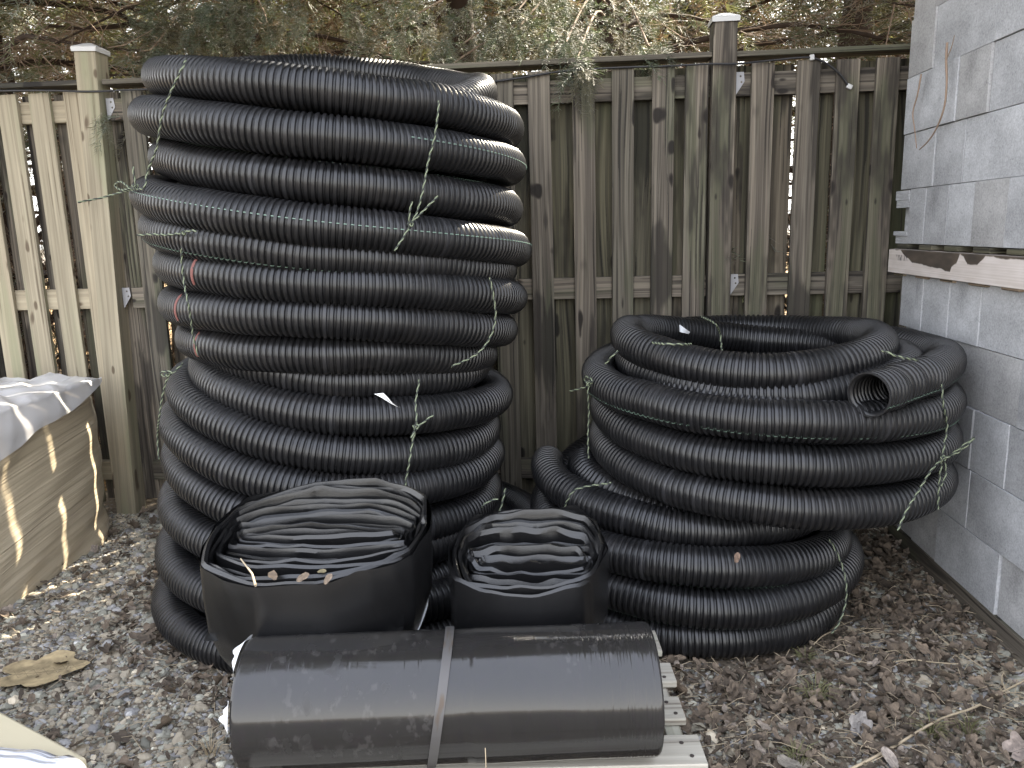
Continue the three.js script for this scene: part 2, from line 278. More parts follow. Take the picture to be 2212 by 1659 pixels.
// printed line that follows the ribs at an angle round the pipe (0 = outward, 90 = up)
function stripeGeo(pts, ang0, ang1, w = 0.0022) {
  const path = resample(pts), ribs = Math.floor(path.len / RIB), ss = [], rs = [];
  for (let i = 0; i < ribs; i++) for (const [f, d] of PROFILE) { ss.push((i + f) * RIB); rs.push(PR + d + 0.0006); }
  const fr = frames(path, ss), P = [], I = [], n = ss.length;
  fr.forEach((f, i) => { const a = (lerp(ang0, ang1, i / n) + 4 * noise1(i / 240, 5)) * Math.PI / 180; for (const e of [-1, 1]) { const b = a + e * w / 2 / PR, c = Math.cos(b) * rs[i], s = Math.sin(b) * rs[i]; P.push(f.p.x + f.side.x * c + f.up.x * s, f.p.y + f.side.y * c + f.up.y * s, f.p.z + f.side.z * c + f.up.z * s); } });
  for (let i = 0; i < n - 1; i++) { const a = i * 2; I.push(a, a + 1, a + 2, a + 1, a + 3, a + 2); }
  const g = new THREE.BufferGeometry(); g.setAttribute('position', new THREE.Float32BufferAttribute(P, 3)); g.setIndex(I); g.computeVertexNormals();
  return g;
}
const LOWPROF = [[0.05, 0], [0.5, 0], [0.62, -0.0075], [0.93, -0.0075]];
function innerLoops(st, loops, dr, dh) { return coilPath(st, loops.map((l) => ({ r: l.r.map((x) => x - dr), h: l.h.map((x) => x === null ? null : x + dh) }))); }
// where a sight line meets the round stack of radius R
function onStack(st, x, y, R) {
  const d = ray(x, y), dx = d.x, dz = d.z, cx = st.c.x, cz = st.c.z, A = dx * dx + dz * dz, B = -2 * (dx * cx + dz * cz), C = cx * cx + cz * cz - R * R, D = B * B - 4 * A * C;
  const t = D > 0 ? (-B - Math.sqrt(D)) / (2 * A) : -B / (2 * A);
  return d.multiplyScalar(t).add(EYE);
}
// two-strand twine: dark and light strands wound round each other
function twine(pts, parent, r = 0.0019) {
  const path = resample(curve(pts, pts.length * 16)), n = Math.max(8, Math.round(path.len / 0.0045)), ss = Array.from({ length: n }, (_, i) => path.len * i / (n - 1));
  const fr = ss.map((s) => { const p = path.at(s), t = path.at(Math.min(path.len, s + 0.004)).sub(path.at(Math.max(0, s - 0.004))).normalize(); let a = V(0.31, 0.2, 0.93).cross(t).normalize(); return { p, a, b: V().crossVectors(t, a) }; });
  for (const k of [0, 1]) {
    const q = fr.map((f, i) => { const w = ss[i] / 0.03 * 2 * Math.PI + k * Math.PI; return f.p.clone().addScaledVector(f.a, Math.cos(w) * r * 0.8).addScaledVector(f.b, Math.sin(w) * r * 0.8); });
    part(k ? 'pale_strand' : 'dark_strand', tube(q, r, r, 5), k ? ropeLight : ropeDark, parent);
  }
}
function tie(coil, st, R, runs) {               // runs: lists of [x, y, extra radius]
  const g = new THREE.Group(); g.name = 'tie_rope'; coil.add(g);
  for (const run of runs) twine(run.map(([x, y, e = 0]) => onStack(st, x, y, R + e)), g);
  return g;
}
function knot(g, p, s0 = 0.012) {                // a small loose overhand knot
  const s = s0 * 0.72, pts = []; for (let i = 0; i <= 14; i++) { const t = i / 14 * Math.PI * 4; pts.push(p.clone().add(V(Math.cos(t) * s * (1 + 0.3 * Math.sin(t * 1.5)), Math.sin(t * 1.5) * s, Math.sin(t) * s * 0.6 + 0.004))); }
  twine(pts, g);
}
function coil(label, st, path, inner, category = 'pipe coil') {
  const t = thing('pipe_coil', label, category);
  part('pipe', pipeGeo(path, 20), pipeRibbed, t);
  if (inner) part('inner_windings', pipeGeo(inner, 10, LOWPROF), pipeRibbed, t);
  return t;
}
const OUT = 0.632;
{ // the tall stack of four tied coils
  const st = stackFrame(-16.1, 2.75), X = 715;
  // top coil
  const A = [
    loop(st, [330, 151], 1.56, [1055, 206], { hR: slopeAt(1040, 205, 2.86), hB: slopeAt(708, 153, 3.2), rB: 0.45, rF: 0.47, rR: 0.48 }),
    loop(st, [307, 151], [X, 198], [1133, 278]),
    loop(st, [275, 238], [X, 301], [1138, 360]),
    loop(st, [317, 331], [X, 401], [1131, 450]),
    loop(st, [279, 414], [X, 497], [1150, 545]),
  ];
  const pa = coilPath(st, A, 1.3, 18.02);
  const a = coil('topmost black corrugated pipe coil of the tall stack, glinting in the sun', st, pa, innerLoops(st, A.slice(1), 0.125, 0));
  part('printed_line', stripeGeo(coilPath(st, A, 16, 18.0), 22, 8), stripeGreen, a);
  part('printed_line', stripeGeo(coilPath(st, A, 12.3, 14.4), 78, 66), stripeGreen, a);
  part('printed_line', stripeGeo(coilPath(st, A, 9.2, 10.1), 20, -12), stripeGreen, a);
  let g = tie(a, st, OUT + 0.004, [[[402, 128, -0.03], [396, 142], [375, 185, 0.004], [350, 250, 0.004], [338, 320, -0.004], [318, 372], [312, 404, 0.012], [296, 408, 0.014]], [[296, 408, 0.014], [262, 415, 0.03], [215, 428, 0.05], [168, 437, 0.06]], [[296, 408, 0.014], [290, 385, 0.02], [287, 360, 0.02]], [[280, 405, 0.02], [258, 392, 0.03], [248, 400, 0.03], [262, 410, 0.03], [282, 406, 0.02]]]);
  knot(g, onStack(st, 294, 404, OUT + 0.016), 0.009);
  g = tie(a, st, OUT + 0.004, [[[948, 218, -0.014], [947, 236], [938, 300, 0.003], [926, 345, -0.004], [916, 400, 0.003], [900, 460, 0.004], [886, 486, 0.008]], [[886, 486, 0.008], [870, 515, 0.014], [852, 542, 0.02]], [[884, 484, 0.008], [900, 470, 0.016], [925, 445, 0.02], [946, 424, 0.02]], [[886, 486, 0.008], [884, 465, 0.014], [890, 435, 0.02]]]);
  knot(g, onStack(st, 887, 485, OUT + 0.01), 0.008);
  // second coil
  const B = [
    loop(st, [295, 486], [X, 556], [1090, 585], { rR: 0.53 }),
    loop(st, [329, 567], [X, 618], [1140, 643]),
    loop(st, [338, 657], [X, 692], [1119, 718]),
    loop(st, [374, 733], [X, 768], [1075, 770]),
  ];
  const b = coil('black corrugated pipe coil with red paint bands, second from top of the tall stack', st, coilPath(st, B), innerLoops(st, B, 0.13, -0.01));
  part('printed_line', stripeGeo(coilPath(st, B, 0.1, 1.6), -30, -52), stripeGreen, b);
  g = tie(b, st, OUT + 0.004, [[[398, 502, -0.02], [392, 540, -0.024], [396, 600, -0.03], [405, 650, -0.008], [412, 690, -0.03], [418, 730, -0.05], [428, 768, -0.06]], [[396, 503, -0.006], [360, 507, 0.0], [330, 506, 0.01], [296, 508, 0.03]], [[396, 503, -0.004], [412, 498, 0], [424, 499, 0.004]]]);
  knot(g, onStack(st, 397, 503, OUT - 0.004), 0.008);
  tie(b, st, OUT + 0.004, [[[1058, 600, 0.0], [1066, 640, 0.006], [1070, 690, 0.004], [1058, 730, -0.004], [1030, 765, -0.01], [975, 792, -0.03]]]);
  // red paint bands round single ribs
  const red = std({ color: lin(0.16, 0.055, 0.045), roughness: 0.65 });
  for (const [i, x] of [[1, 458], [2, 417], [3, 449]]) {
    let best = null; const pp = resample(coilPath(st, B, i * 4, i * 4 + 1));
    for (let s = 0; s < pp.len; s += 0.004) { const p = pp.at(s), v = p.clone().sub(EYE).applyEuler(new THREE.Euler(0, -YAW, 0)), px = 1106 + v.x / -v.z * FOCAL; if (!best || Math.abs(px - x - 8) < best[0]) best = [Math.abs(px - x - 8), s]; }
    const f = frames(pp, [best[1] - 0.004, best[1] - 0.002, best[1] + 0.004, best[1] + 0.006]), rr2 = [PR - 0.001, PR + 0.0012, PR + 0.0012, PR - 0.001];
    part('red_band', grid(14, 3, (u, v) => { const k = Math.round(v * 3), q = f[k], an = lerp(-0.5, 0.9, u) + 0.1 * noise1(u * 5 + i, k), ra = rr2[k]; return q.p.clone().addScaledVector(q.side, Math.cos(an) * ra).addScaledVector(q.up, Math.sin(an) * ra); }), red, b);
  }
  // third coil
  const C = [
    loop(st, [420, 735], [X, 826], [1061, 783]),
    loop(st, [407, 792], [X, 904], [1109, 848]),
    loop(st, [355, 837], [X, 990], [1082, 920]),
    loop(st, [340, 913], [X, 1070], [1090, 978]),
  ];
  const c = coil('black corrugated pipe coil with a white tag, third from top of the tall stack', st, coilPath(st, C), innerLoops(st, C, 0.13, -0.01));
  g = tie(c, st, OUT + 0.002, [[[395, 785, -0.05], [380, 800, -0.02], [365, 812, 0.0], [352, 850, 0.006], [344, 900, 0.01], [340, 945, 0.01], [343, 992, 0.0]], [[365, 812, 0.0], [350, 811, 0.012], [347, 806, 0.014], [358, 802, 0.01], [372, 804, 0]]]);
  knot(g, onStack(st, 362, 809, OUT + 0.006), 0.008);
  g = tie(c, st, OUT - 0.004, [[[906, 820, -0.04], [898, 870, -0.03], [900, 905, 0.002], [898, 925, 0.008], [890, 960, 0.002], [884, 1000, 0.003], [878, 1030, -0.01], [874, 1056, -0.01]], [[899, 925, 0.008], [915, 912, 0.012], [935, 897, 0.016]], [[899, 925, 0.008], [892, 938, 0.012], [889, 946, 0.014]]]);
  knot(g, onStack(st, 899, 922, OUT + 0.004), 0.009);
  {
    const tp = [[808, 851], [828, 849], [866, 878], [812, 864]].map(([x, y]) => onStack(st, x, y, OUT + 0.004));
    const cv = document.createElement('canvas'); cv.width = 128; cv.height = 48; const k = cv.getContext('2d'); k.fillStyle = '#e6e6e4'; k.fillRect(0, 0, 128, 48); k.fillStyle = '#3a3a3c'; for (let i = 0; i < 22; i++) k.fillRect(30 + i * 2.6, 14, 1 + (i * 7 % 3) * 0.6, 12); k.fillRect(30, 30, 50, 3); k.fillRect(30, 36, 36, 2);
    const ct = new THREE.CanvasTexture(cv); ct.colorSpace = THREE.SRGBColorSpace;
    part('paper_tag', grid(10, 3, (u, v) => { const p = tp[0].clone().lerp(tp[1], v), q = tp[3].clone().lerp(tp[2], 0.0).lerp(tp[2], 1); const e = lerp(1, 0.16, u * u), m = tp[0].clone().lerp(tp[3], 0.5); const s = p.clone().lerp(q, u); return s.lerp(m.clone().lerp(q, u), 1 - e).add(V(0, 0.003 * Math.sin(u * 5), 0.012 * Math.sin(u * 3))); }), std({ map: ct, roughness: 0.5 }), c);
  }
  // bottom coil
  const D = [
    loop(st, [342, 995], [X, 1158], [1083, 1052]),
    loop(st, [337, 1098], 0.29, [1080, 1120], { hR: 0.29 }),
    loop(st, [337, 1199], 0.175, null, { hR: 0.18 }),
    loop(st, [324, 1271], 0.0605, null, { hR: 0.0605, hL: 0.0605, hB: 0.0605 }),
  ];
  const d = coil('lowest black corrugated pipe coil of the tall stack, resting on the gravel', st, coilPath(st, D), innerLoops(st, D, 0.13, 0));
  tie(d, st, OUT, [[[505, 1330, -0.01], [500, 1352, -0.004], [497, 1380, 0.002], [502, 1400, 0.002]]]);
}
{ // the short stack of two coils against the blocks
  const st = stackFrame(13.7, 2.70), X = 1640;
  const A = [
    loop(st, [1330, 715], 0.76, [1930, 747], { rF: 0.40, rL: 0.43, rR: 0.44, rB: 0.44, hL: 0.81, hR: 0.80, hB: 0.80 }),
    loop(st, [1316, 725], [X, 806], [1947, 747], { rB: 0.5, hB: 0.835 }),
  ];
  const B = [
    { r: [0.55, 0.555, 0.545, 0.53], h: [0.72, slopeAt(1800, 875, 2.15), slopeAt(2093, 790, 2.62), 0.80] },
    loop(st, [1256, 805], [X, 905], [2089, 875]),
    loop(st, [1273, 873], [X, 1000], [2083, 956]),
    loop(st, [1270, 940], [X, 1088], [2071, 1045], { hB: 0.46 }),
  ];
  const rest = coilPath(st, B, 2.0, 15), M0 = atDepth(1876, 853, -2.03), M1 = M0.clone().lerp(rest[0], 0.5).add(V(0.035, 0.004, 0.03)), lead = curve([M0, M0.clone().lerp(M1, 0.5).add(V(0.004, 0, 0)), M1, rest[0], rest[14], rest[28]], 90).filter((p) => true), cut = lead.findIndex((p) => p.distanceTo(rest[14]) < 0.012), pb = [...lead.slice(0, cut), ...rest.slice(15)];
  const a = thing('pipe_coil', 'black corrugated coil with an open cut end, upper of the short stack by the blocks', 'pipe coil');
  part('pipe', pipeGeo(pb, 20), pipeRibbed, a, 'pipe with an open cut end');
  part('upper_winding', pipeGeo(coilPath(st, A, 0.0, 7.4), 20), pipeRibbed, a);
  part('inner_windings', pipeGeo(innerLoops(st, B.slice(1), 0.13, 0.01), 12, LOWPROF), pipeRibbed, a);
  part('printed_line', stripeGeo(pb.slice(0, 80), -28, -28), stripeGreen, a);
  part('printed_line', stripeGeo(coilPath(st, B, 4.3, 6.4), -28, -46), stripeGreen, a);
  { // wall of the cut end
    const f = frames(resample(pb), [0.0005])[0]; part('cut_edge', grid(32, 1, (u, v) => { const t = u * 2 * Math.PI, r = PR + 0.0012 - v * 0.0042; return f.p.clone().addScaledVector(f.side, Math.cos(t) * r).addScaledVector(f.up, Math.sin(t) * r); }, true), pipeBlack, a);
  }
  let g = tie(a, st, 0.602, [[[1335, 758, -0.04], [1322, 770, -0.02], [1308, 786, -0.01]], [[1272, 826, 0.006], [1270, 850, 0.01], [1272, 890, 0.0], [1270, 940, 0.004], [1271, 990, 0.004]], [[1272, 828, 0.008], [1262, 820, 0.02], [1266, 814, 0.02], [1280, 822, 0.02], [1274, 832, 0.014]], [[1270, 834, 0.01], [1250, 840, 0.03], [1231, 845, 0.05]]]);
  knot(g, onStack(st, 1271, 828, 0.616), 0.011);
  g = tie(a, st, 0.602, [[[2035, 830, 0.004], [2037, 870, 0.01], [2046, 920, 0.004], [2040, 960, 0.006], [2036, 990, 0.012], [2030, 1030, 0.012], [2026, 1100, 0.01]], [[2036, 990, 0.012], [2050, 985, 0.03], [2080, 963, 0.06], [2104, 945, 0.08], [2096, 956, 0.08], [2068, 978, 0.05], [2040, 990, 0.02]], [[2036, 990, 0.014], [2012, 1016, 0.02], [1985, 1060, 0.03], [1960, 1100, 0.04], [1939, 1146, 0.05]], [[2036, 992, 0.014], [2044, 1012, 0.02], [2040, 1035, 0.02], [2032, 1050, 0.016]]]);
  knot(g, onStack(st, 2036, 990, 0.616), 0.009);
  { const gg = new THREE.Group(); gg.name = 'tie_rope'; a.add(gg); twine([atHeight(1905, 757, 0.94), atHeight(1940, 770, 0.925), atHeight(1984, 779, 0.905)], gg); twine([atHeight(1410, 740, 0.945), atHeight(1440, 743, 0.955), atHeight(1475, 744, 0.95), atHeight(1492, 743, 0.94)], gg); twine([atHeight(1516, 684, 0.955), atHeight(1545, 700, 0.95), atHeight(1556, 725, 0.9), atHeight(1560, 765, 0.85)], gg); }
  const tag = part('paper_tag', grid(6, 3, (u, v) => atDepth(1468 + u * 24 - v * 4, 708 + u * 12 + (v - 0.5) * 14 * (1 - u * 0.7), -2.95).add(V(0, 0, 0.01 * Math.sin(u * 4)))), whitePaper, a); tag.position.y += 0.0;
  // lower coil
  const s2 = stackFrame(9.1, 2.62);
  const C = [
    loop(s2, [1142, 1012], [1560, 1146], [1860, 1100], { hB: 0.50, rB: 0.48, rF: 0.385, rR: 0.40, hR: 0.37 }),
    loop(s2, [1122, 1090], [1524, 1224], [1841, 1172], { rF: 0.485, rL: 0.5 }),
    loop(s2, [1120, 1150], [1524, 1314], [1868, 1218], { rL: 0.5 }),
    loop(s2, [1120, 1250], 0.0605, [1832, 1330], { rL: 0.5, hL: 0.0605, hR: 0.0605, hB: 0.0605 }),
  ];
  const c = thing('pipe_coil', 'lower black corrugated pipe coil of the short stack, standing in dry leaves', 'pipe coil');
  part('pipe', pipeGeo(coilPath(s2, C, 0), 20), pipeRibbed, c);
  part('inner_windings', pipeGeo(innerLoops(s2, C, 0.13, 0.0), 12, LOWPROF), pipeRibbed, c);
  part('printed_line', stripeGeo(coilPath(s2, C, 4.4, 6.2), -62, -50), stripeGreen, c);
  part('printed_line', stripeGeo(coilPath(s2, C, 8.4, 10.2), -62, -55), stripeGreen, c);
  const gl = tie(c, s2, 0.56, [[[1320, 1043, -0.02], [1262, 1052, -0.012], [1240, 1060, 0], [1226, 1080, 0.006], [1217, 1102, 0]], [[1792, 1165, -0.06], [1815, 1210, -0.02], [1828, 1265, 0.004], [1825, 1310, 0.006], [1810, 1350, 0.004], [1796, 1368, 0]]]);
  twine([[1078, 1110], [1085, 1085], [1092, 1055]].map(([x, y]) => atDepth(x, y, -2.15)), gl); twine([[1040, 1095], [1058, 1082], [1076, 1078]].map(([x, y]) => atDepth(x, y, -2.1)), gl);
}

// ---------------------------------------------------------------- concrete blocks stacked on pallets
{
  reseed(501);
  const XW = 1.2656, cache = {};
  const blockGeo = (len, h, dep, v) => cache[[len, h, dep, v]] ??= (() => { const g = new RoundedBoxGeometry(dep, h - 0.0016, len - 0.003, 1, 0.0016), p = g.attributes.position, uv = g.attributes.uv, n = g.attributes.normal; for (let i = 0; i < p.count; i++) { const x = p.getX(i), y = p.getY(i), z = p.getZ(i), a = Math.abs(n.getX(i)); uv.setXY(i, ((a > 0.6 ? z : x) + v * 0.31) / 0.6, (y + v * 0.47 + (Math.abs(n.getY(i)) > 0.6 ? z : 0)) / 0.6); } return g; })();
  const row = (parent, z0, y, h, list) => {
    let z = z0;
    for (const e of list) { const len = typeof e === 'number' ? e : e[0], dx = typeof e === 'number' ? rr(-0.006, 0.006) : e[1]; const m = part('concrete_block', blockGeo(len, h, 0.3, Math.floor(rnd() * 4)), concrete[Math.floor(rnd() * 4)], parent); m.position.set(XW + 0.15 + dx, y + h / 2, z + len / 2); m.rotation.y = rr(-0.003, 0.003); const k = m.clone(); k.position.x = XW + 0.458; k.position.z += 0.09; k.rotation.y = 0; parent.add(k); z += len; }
  };
  const low = thing('block_stack', 'pale grey concrete blocks stacked under the pallet at the right', 'block stack');
  const l = 0.194, L = 0.39;
  row(low, -3.03, 0.074, 0.195, [l, l, L, l, L, L, l, l]);
  row(low, -3.04, 0.269, 0.195, [L, l, L, L, l, l, L]);
  row(low, -3.05, 0.464, 0.195, [l, L, l, l, L, L, l, l]);
  row(low, -3.02, 0.659, 0.195, [L, l, l, L, L, L, l]);
  row(low, -3.065, 0.854, 0.194, [[0.135, -0.004], [0.057, -0.009], [0.19, -0.006], [l, -0.002], [L, 0.001], L, L, l]);
  const runner = thing('base_board', 'dirty wooden board on the ground under the concrete blocks', 'board'); { const m = part('board', plank(0.3, 0.072, 2.1, 3), wood[2], runner); m.position.set(XW + 0.145, 0.036, -1.98); }
  const pal = thing('block_pallet', 'stained wooden pallet lying between the two block stacks', 'pallet');
  const edge = [[0, 0.97], [0.05, 0.97], [0.072, 0.72], [0.10, 0.52], [0.16, 0.44], [0.205, 0.36], [0.232, 0.30], [0.236, 0.5], [0.25, 0.62], [0.258, 0.98], [0.27, 0.9], [0.282, 0.62], [0.31, 0.66], [0.33, 0.98], [0.37, 0.9], [0.5, 0.95], [0.7, 0.5], [1, 0.9]];
  const side = std({ map: tex(2048, 128, (u, v) => {
    let i = 0; while (i < edge.length - 2 && edge[i + 1][0] < u) i++; const e = lerp(edge[i][1], edge[i + 1][1], clamp((u - edge[i][0]) / (edge[i + 1][0] - edge[i][0]))) + 0.10 * (fbm(u, v, 60, 3, 9, 3) - 0.5);
    const g = fbm(u, v, 5, 40, 6, 3), m = fbm(u, v, 24, 3, 15, 3), c = mix3([0.72, 0.68, 0.64], [0.90, 0.87, 0.855], clamp(g * 0.6 + m * 0.6 - 0.1)), f = mix3(c, mix3([0.20, 0.18, 0.16], [0.40, 0.35, 0.30], m), smooth(-0.02, 0.03, v - e));
    return u > 0.03 && u < 0.082 && v > 0.55 && v < 0.78 && pnoise(u, v, 700, 5, 3) > 0.58 ? mix3(f, [0.25, 0.24, 0.25], 0.6) : f; }), roughness: 0.85 });
  { const g = new RoundedBoxGeometry(0.04, 0.088, 2.15, 1, 0.003), p = g.attributes.position, uv = g.attributes.uv; for (let i = 0; i < p.count; i++) uv.setXY(i, (p.getZ(i) + 1.075) / 2.15, (p.getY(i) + 0.044) / 0.088); const m = part('stringer', g, side, pal); m.position.set(XW - 0.012, 1.092, -2.06); m.rotation.x = 0; }
  for (const x of [0.14, 0.29]) { const m = part('stringer', plank(0.04, 0.088, 2.15, x), woodFresh, pal); m.position.set(XW + x, 1.092, -2.06); }
  let z = -3.12; for (const w of [0.09, 0.10, 0.09, 0.1, 0.09, 0.1, 0.09, 0.1, 0.09, 0.1, 0.09]) { const m = part('deck_board', plank(0.34, 0.017, w, z), woodDark[Math.floor(rnd() * 3)], pal); m.position.set(XW + 0.16, 1.146, z + w / 2); const q = part('deck_board', plank(0.34, 0.011, w, z), woodFresh, pal); q.position.set(XW + 0.155, 1.0505 - 0.0085 + 0.001, z + w / 2); z += 0.19; }
  low.position.y = -0.004;
  const up = thing('block_stack', 'tall upper cube of grey concrete blocks on the stained pallet', 'block stack');
  // block at the open end with ledges and a hollow end
  {
    const S = new THREE.Shape([[0, 0], [0.006, 0], [0.012, 0.03], [0.0, 0.03], [0.0, 0.046], [0.02, 0.06], [0.024, 0.13], [0.002, 0.136], [0.004, 0.162], [0.0, 0.164], [0.0, 0.196], [0.1, 0.196], [0.1, 0]].map((a) => new THREE.Vector2(...a)));
    const steps = [[0.0, 0.03, 0.004, 0.006], [0.03, 0.046, 0, 0], [0.046, 0.134, 0.022, 0.024], [0.134, 0.162, 0.004, 0.002], [0.162, 0.197, 0, 0]], gs = [];
    for (const [a, b, e, dx] of steps) { const g = new THREE.BoxGeometry(0.298 - dx * 0.6, b - a - 0.0008, 0.115 - e); g.translate(0.15 + dx, (a + b) / 2, e / 2); gs.push(g); }
    const m = part('concrete_block', mergeGeometries(gs), concrete[0], up, 'block with a ledged hollow end'); m.position.set(XW - 0.002, 1.1555, -3.123);
  }
  row(up, -3.062, 1.156, 0.2, [0.132, 0.165, 0.18, l, L, l, L, l]);
  row(up, -3.145, 1.356, 0.2, [[0.26, 0], [0.2, 0.004], L, l, L, L, l]);
  row(up, -3.14, 1.556, 0.2, [L, l, [l, 0.006], L, l, L, l]);
  row(up, -3.135, 1.756, 0.2, [l, L, L, l, l, L, l]);
  row(up, -3.14, 1.956, 0.2, [L, L, l, L, l, L]);
  row(up, -3.13, 2.156, 0.2, [l, L, l, L, L, L]);
  row(up, -3.14, 2.356, 0.2, [L, L, l, L, L, l]);
  const vine = thing('dead_vine', 'thin dead brown vine stems hanging against the concrete blocks', 'vine');
  const vp = (l2) => l2.map(([x, y]) => { const d = ray(x, y); return d.multiplyScalar((XW - 0.03) / d.x).add(EYE); });
  part('stem', tube(curve(vp([[2046, 92], [2044, 130], [2045, 180], [2040, 230], [2024, 275], [2005, 305], [1986, 323]]), 24), 0.004, 0.002, 6), twigBrown, vine);
  part('stem', tube(curve(vp([[1990, 160], [1982, 205], [1972, 243], [1976, 280], [1980, 320]]), 18), 0.003, 0.0015, 6), twigBrown, vine);
  part('stem', tube(curve(vp([[2044, 130], [2056, 100], [2062, 76]]), 8), 0.002, 0.001, 5), twigBrown, vine);
}

// ---------------------------------------------------------------- roll of black sheeting, pallet and folded bundles
{
  const T = 0.07, pal = thing('wooden_pallet', 'weathered pale wooden pallet under the black roll and fabric bundles', 'pallet', [-0.222, 0, -1.66]); pal.rotation.y = T;
  [-0.285, -0.13, 0.02, 0.17, 0.325].forEach((z, i) => { const m = part('deck_board', plank(0.955 + [0, 0.01, -0.005, 0.012, 0][i], 0.018, [0.11, 0.088, 0.09, 0.1, 0.1][i], i * 1.1), woodPale, pal); m.position.set([0, 0.004, 0.002, 0.006, 0.003][i], 0.121, z); for (const e of [-0.02, 0.024]) { const nl = part('nail', new THREE.CylinderGeometry(0.005, 0.005, 0.002, 8), std({ color: lin(0.05, 0.04, 0.035), roughness: 0.7 }), m); nl.position.set(0.447 + e * 0.3, 0.0096, e); } });
  [-0.455, 0, 0.445].forEach((x, i) => { const m = part('stringer', plank(0.038, 0.09, 0.76, i * 0.6), woodPale, pal); m.position.set(x, 0.0645, 0.02); });
  [-0.3, 0.02, 0.33].forEach((z, i) => { const m = part('base_board', plank(0.94, 0.016, 0.09, i * 0.9), woodPale, pal); m.position.set(0, 0.0105, z); });

  reseed(9);
  const roll = thing('sheeting_roll', 'big roll of smooth black plastic sheeting lying across the pallet', 'roll', [-0.262, 0.267, -1.497]); roll.rotation.y = 0.095;
  const r = 0.137, Lr = 0.862;
  const dirt = tex(1024, 512, (u, v) => { const s = smooth(0.60, 0.74, fbm(u, v, 60, 44, 3, 4)) * smooth(0.45, 0.62, fbm(u, v, 5, 4, 8, 3)), d = fbm(u, v, 8, 6, 31, 4); const c = 0.15 + 0.03 * (d - 0.5) + s * 0.06; return [c * 1.02, c * 0.99, c * 0.97]; });
  const dirtRough = tex(1024, 512, (u, v) => { const s = smooth(0.55, 0.8, fbm(u, v, 34, 26, 3, 4)) * smooth(0.42, 0.6, fbm(u, v, 5, 4, 8, 3)); return [0, 0.07 + 0.12 * fbm(u, v, 9, 7, 14, 4) + s * 0.35, 0]; }, false);
  const sheet = std({ map: dirt, roughnessMap: dirtRough, roughness: 0.85, bumpMap: tex(1024, 256, (u, v) => [0.5 + 0.5 * (fbm(u, v, 6, 3, 5, 3) - 0.5) + smooth(0.55, 0.8, pnoise(u, v, 260, 6, 4)) * smooth(0.72, 0.95, u) * 0.3 + smooth(0.7, 0.9, pnoise(u, v, 90, 5, 14)) * 0.12], false), bumpScale: 0.002 });
  const seam = 0.55;
  part('sheet', grid(220, 96, (u, v) => {
    const a = v * 2 * Math.PI, x = (u - 0.5) * Lr, e = Math.min(1, Math.min(u, 1 - u) * 110), round = (1 - e) * (1 - e) * 0.003;
    const rad = r - round + 0.0014 * noise1(u * 5 + 20, 3) + 0.001 * noise1(a * 2 + u * 3, 8) + (u > seam ? 0.0016 * smooth(seam, seam + 0.012, u) : 0) - 0.0018 * smooth(0.0, 0.25, Math.sin(a * 0.5 - 0.5));
    return V(x, Math.sin(a) * rad, Math.cos(a) * rad);
  }), sheet, roll);
  for (const s of [-1, 1]) {
    const m = part('roll_end', grid(48, 10, (u, v) => { const a = u * 2 * Math.PI, q = lerp(r - 0.004, 0.036, v); return V(s * (Lr / 2 - 0.004 - 0.006 * (Math.floor(v * 10) % 2)), Math.sin(a) * q, Math.cos(a) * q); }), std({ color: lin(0.02, 0.02, 0.021), roughness: 0.5 }), roll);
    part('core', new THREE.CylinderGeometry(0.037, 0.037, 0.03, 24, 1, true).rotateZ(Math.PI / 2).translate(s * (Lr / 2 - 0.02), 0, 0), std({ color: lin(0.3, 0.22, 0.14), roughness: 0.9 }), roll);
  }
  // torn white wrapping at the left end
  for (const [v0, v1, k] of [[2.0, 0.95, 3], [0.6, 0.1, 8]]) part('white_wrapping', grid(3, 16, (u, v) => { const a = lerp(v0, v1, v), q = r + 0.002 - u * 0.001, w = (0.010 + 0.012 * Math.abs(noise1(v * 4 + k, 4))) * Math.sin(Math.PI * clamp(v, 0.08, 0.92)); return V(-Lr / 2 - 0.002 - u * w, Math.sin(a) * (q - u * 0.008), Math.cos(a) * (q - u * 0.008)); }), whitePaper, roll);
  const strapTex = tex(64, 512, (u, v) => mix3([0.33, 0.325, 0.32], [0.31, 0.27, 0.235], smooth(0.56, 0.8, fbm(u, v, 2, 14, 3, 4))));
  part('steel_strap', grid(6, 90, (u, v) => { const a = v * 2 * Math.PI, q = r + 0.0035; return V(-0.024 + 0.024 * Math.sin(a) + (u - 0.5) * 0.019, Math.sin(a) * (q + (u > 0.1 && u < 0.9 ? 0.0008 : 0)), Math.cos(a) * q); }), std({ map: strapTex, roughness: 0.55, metalness: 0.35 }), roll, 'rusty steel band round the roll');
  const stem = solo('grass_straw', tube(curve([[1020, 1516], [1036, 1545], [1046, 1590], [1050, 1662]].map(([x, y], i) => atDepth(x, y, [-1.40, -1.388, -1.376, -1.366][i])), 20), 0.0016, 0.001, 5), twigTan, 'single curved dry grass stem lying on the black roll', 'grass stem');

  // folded fabric bundles
  const weave = tex(128, 128, (u, v) => [0.5 + 0.5 * Math.sin(u * 2 * Math.PI * 16) * Math.sin(v * 2 * Math.PI * 16)], false); weave.repeat.set(40, 14);
  const fabric = phy({ color: lin(0.006, 0.006, 0.0064), roughness: 0.27, ior: 1.55, bumpMap: weave, bumpScale: 0.0001, side: THREE.DoubleSide });
  const twineWhite = std({ color: lin(0.62, 0.63, 0.64), roughness: 0.5 });
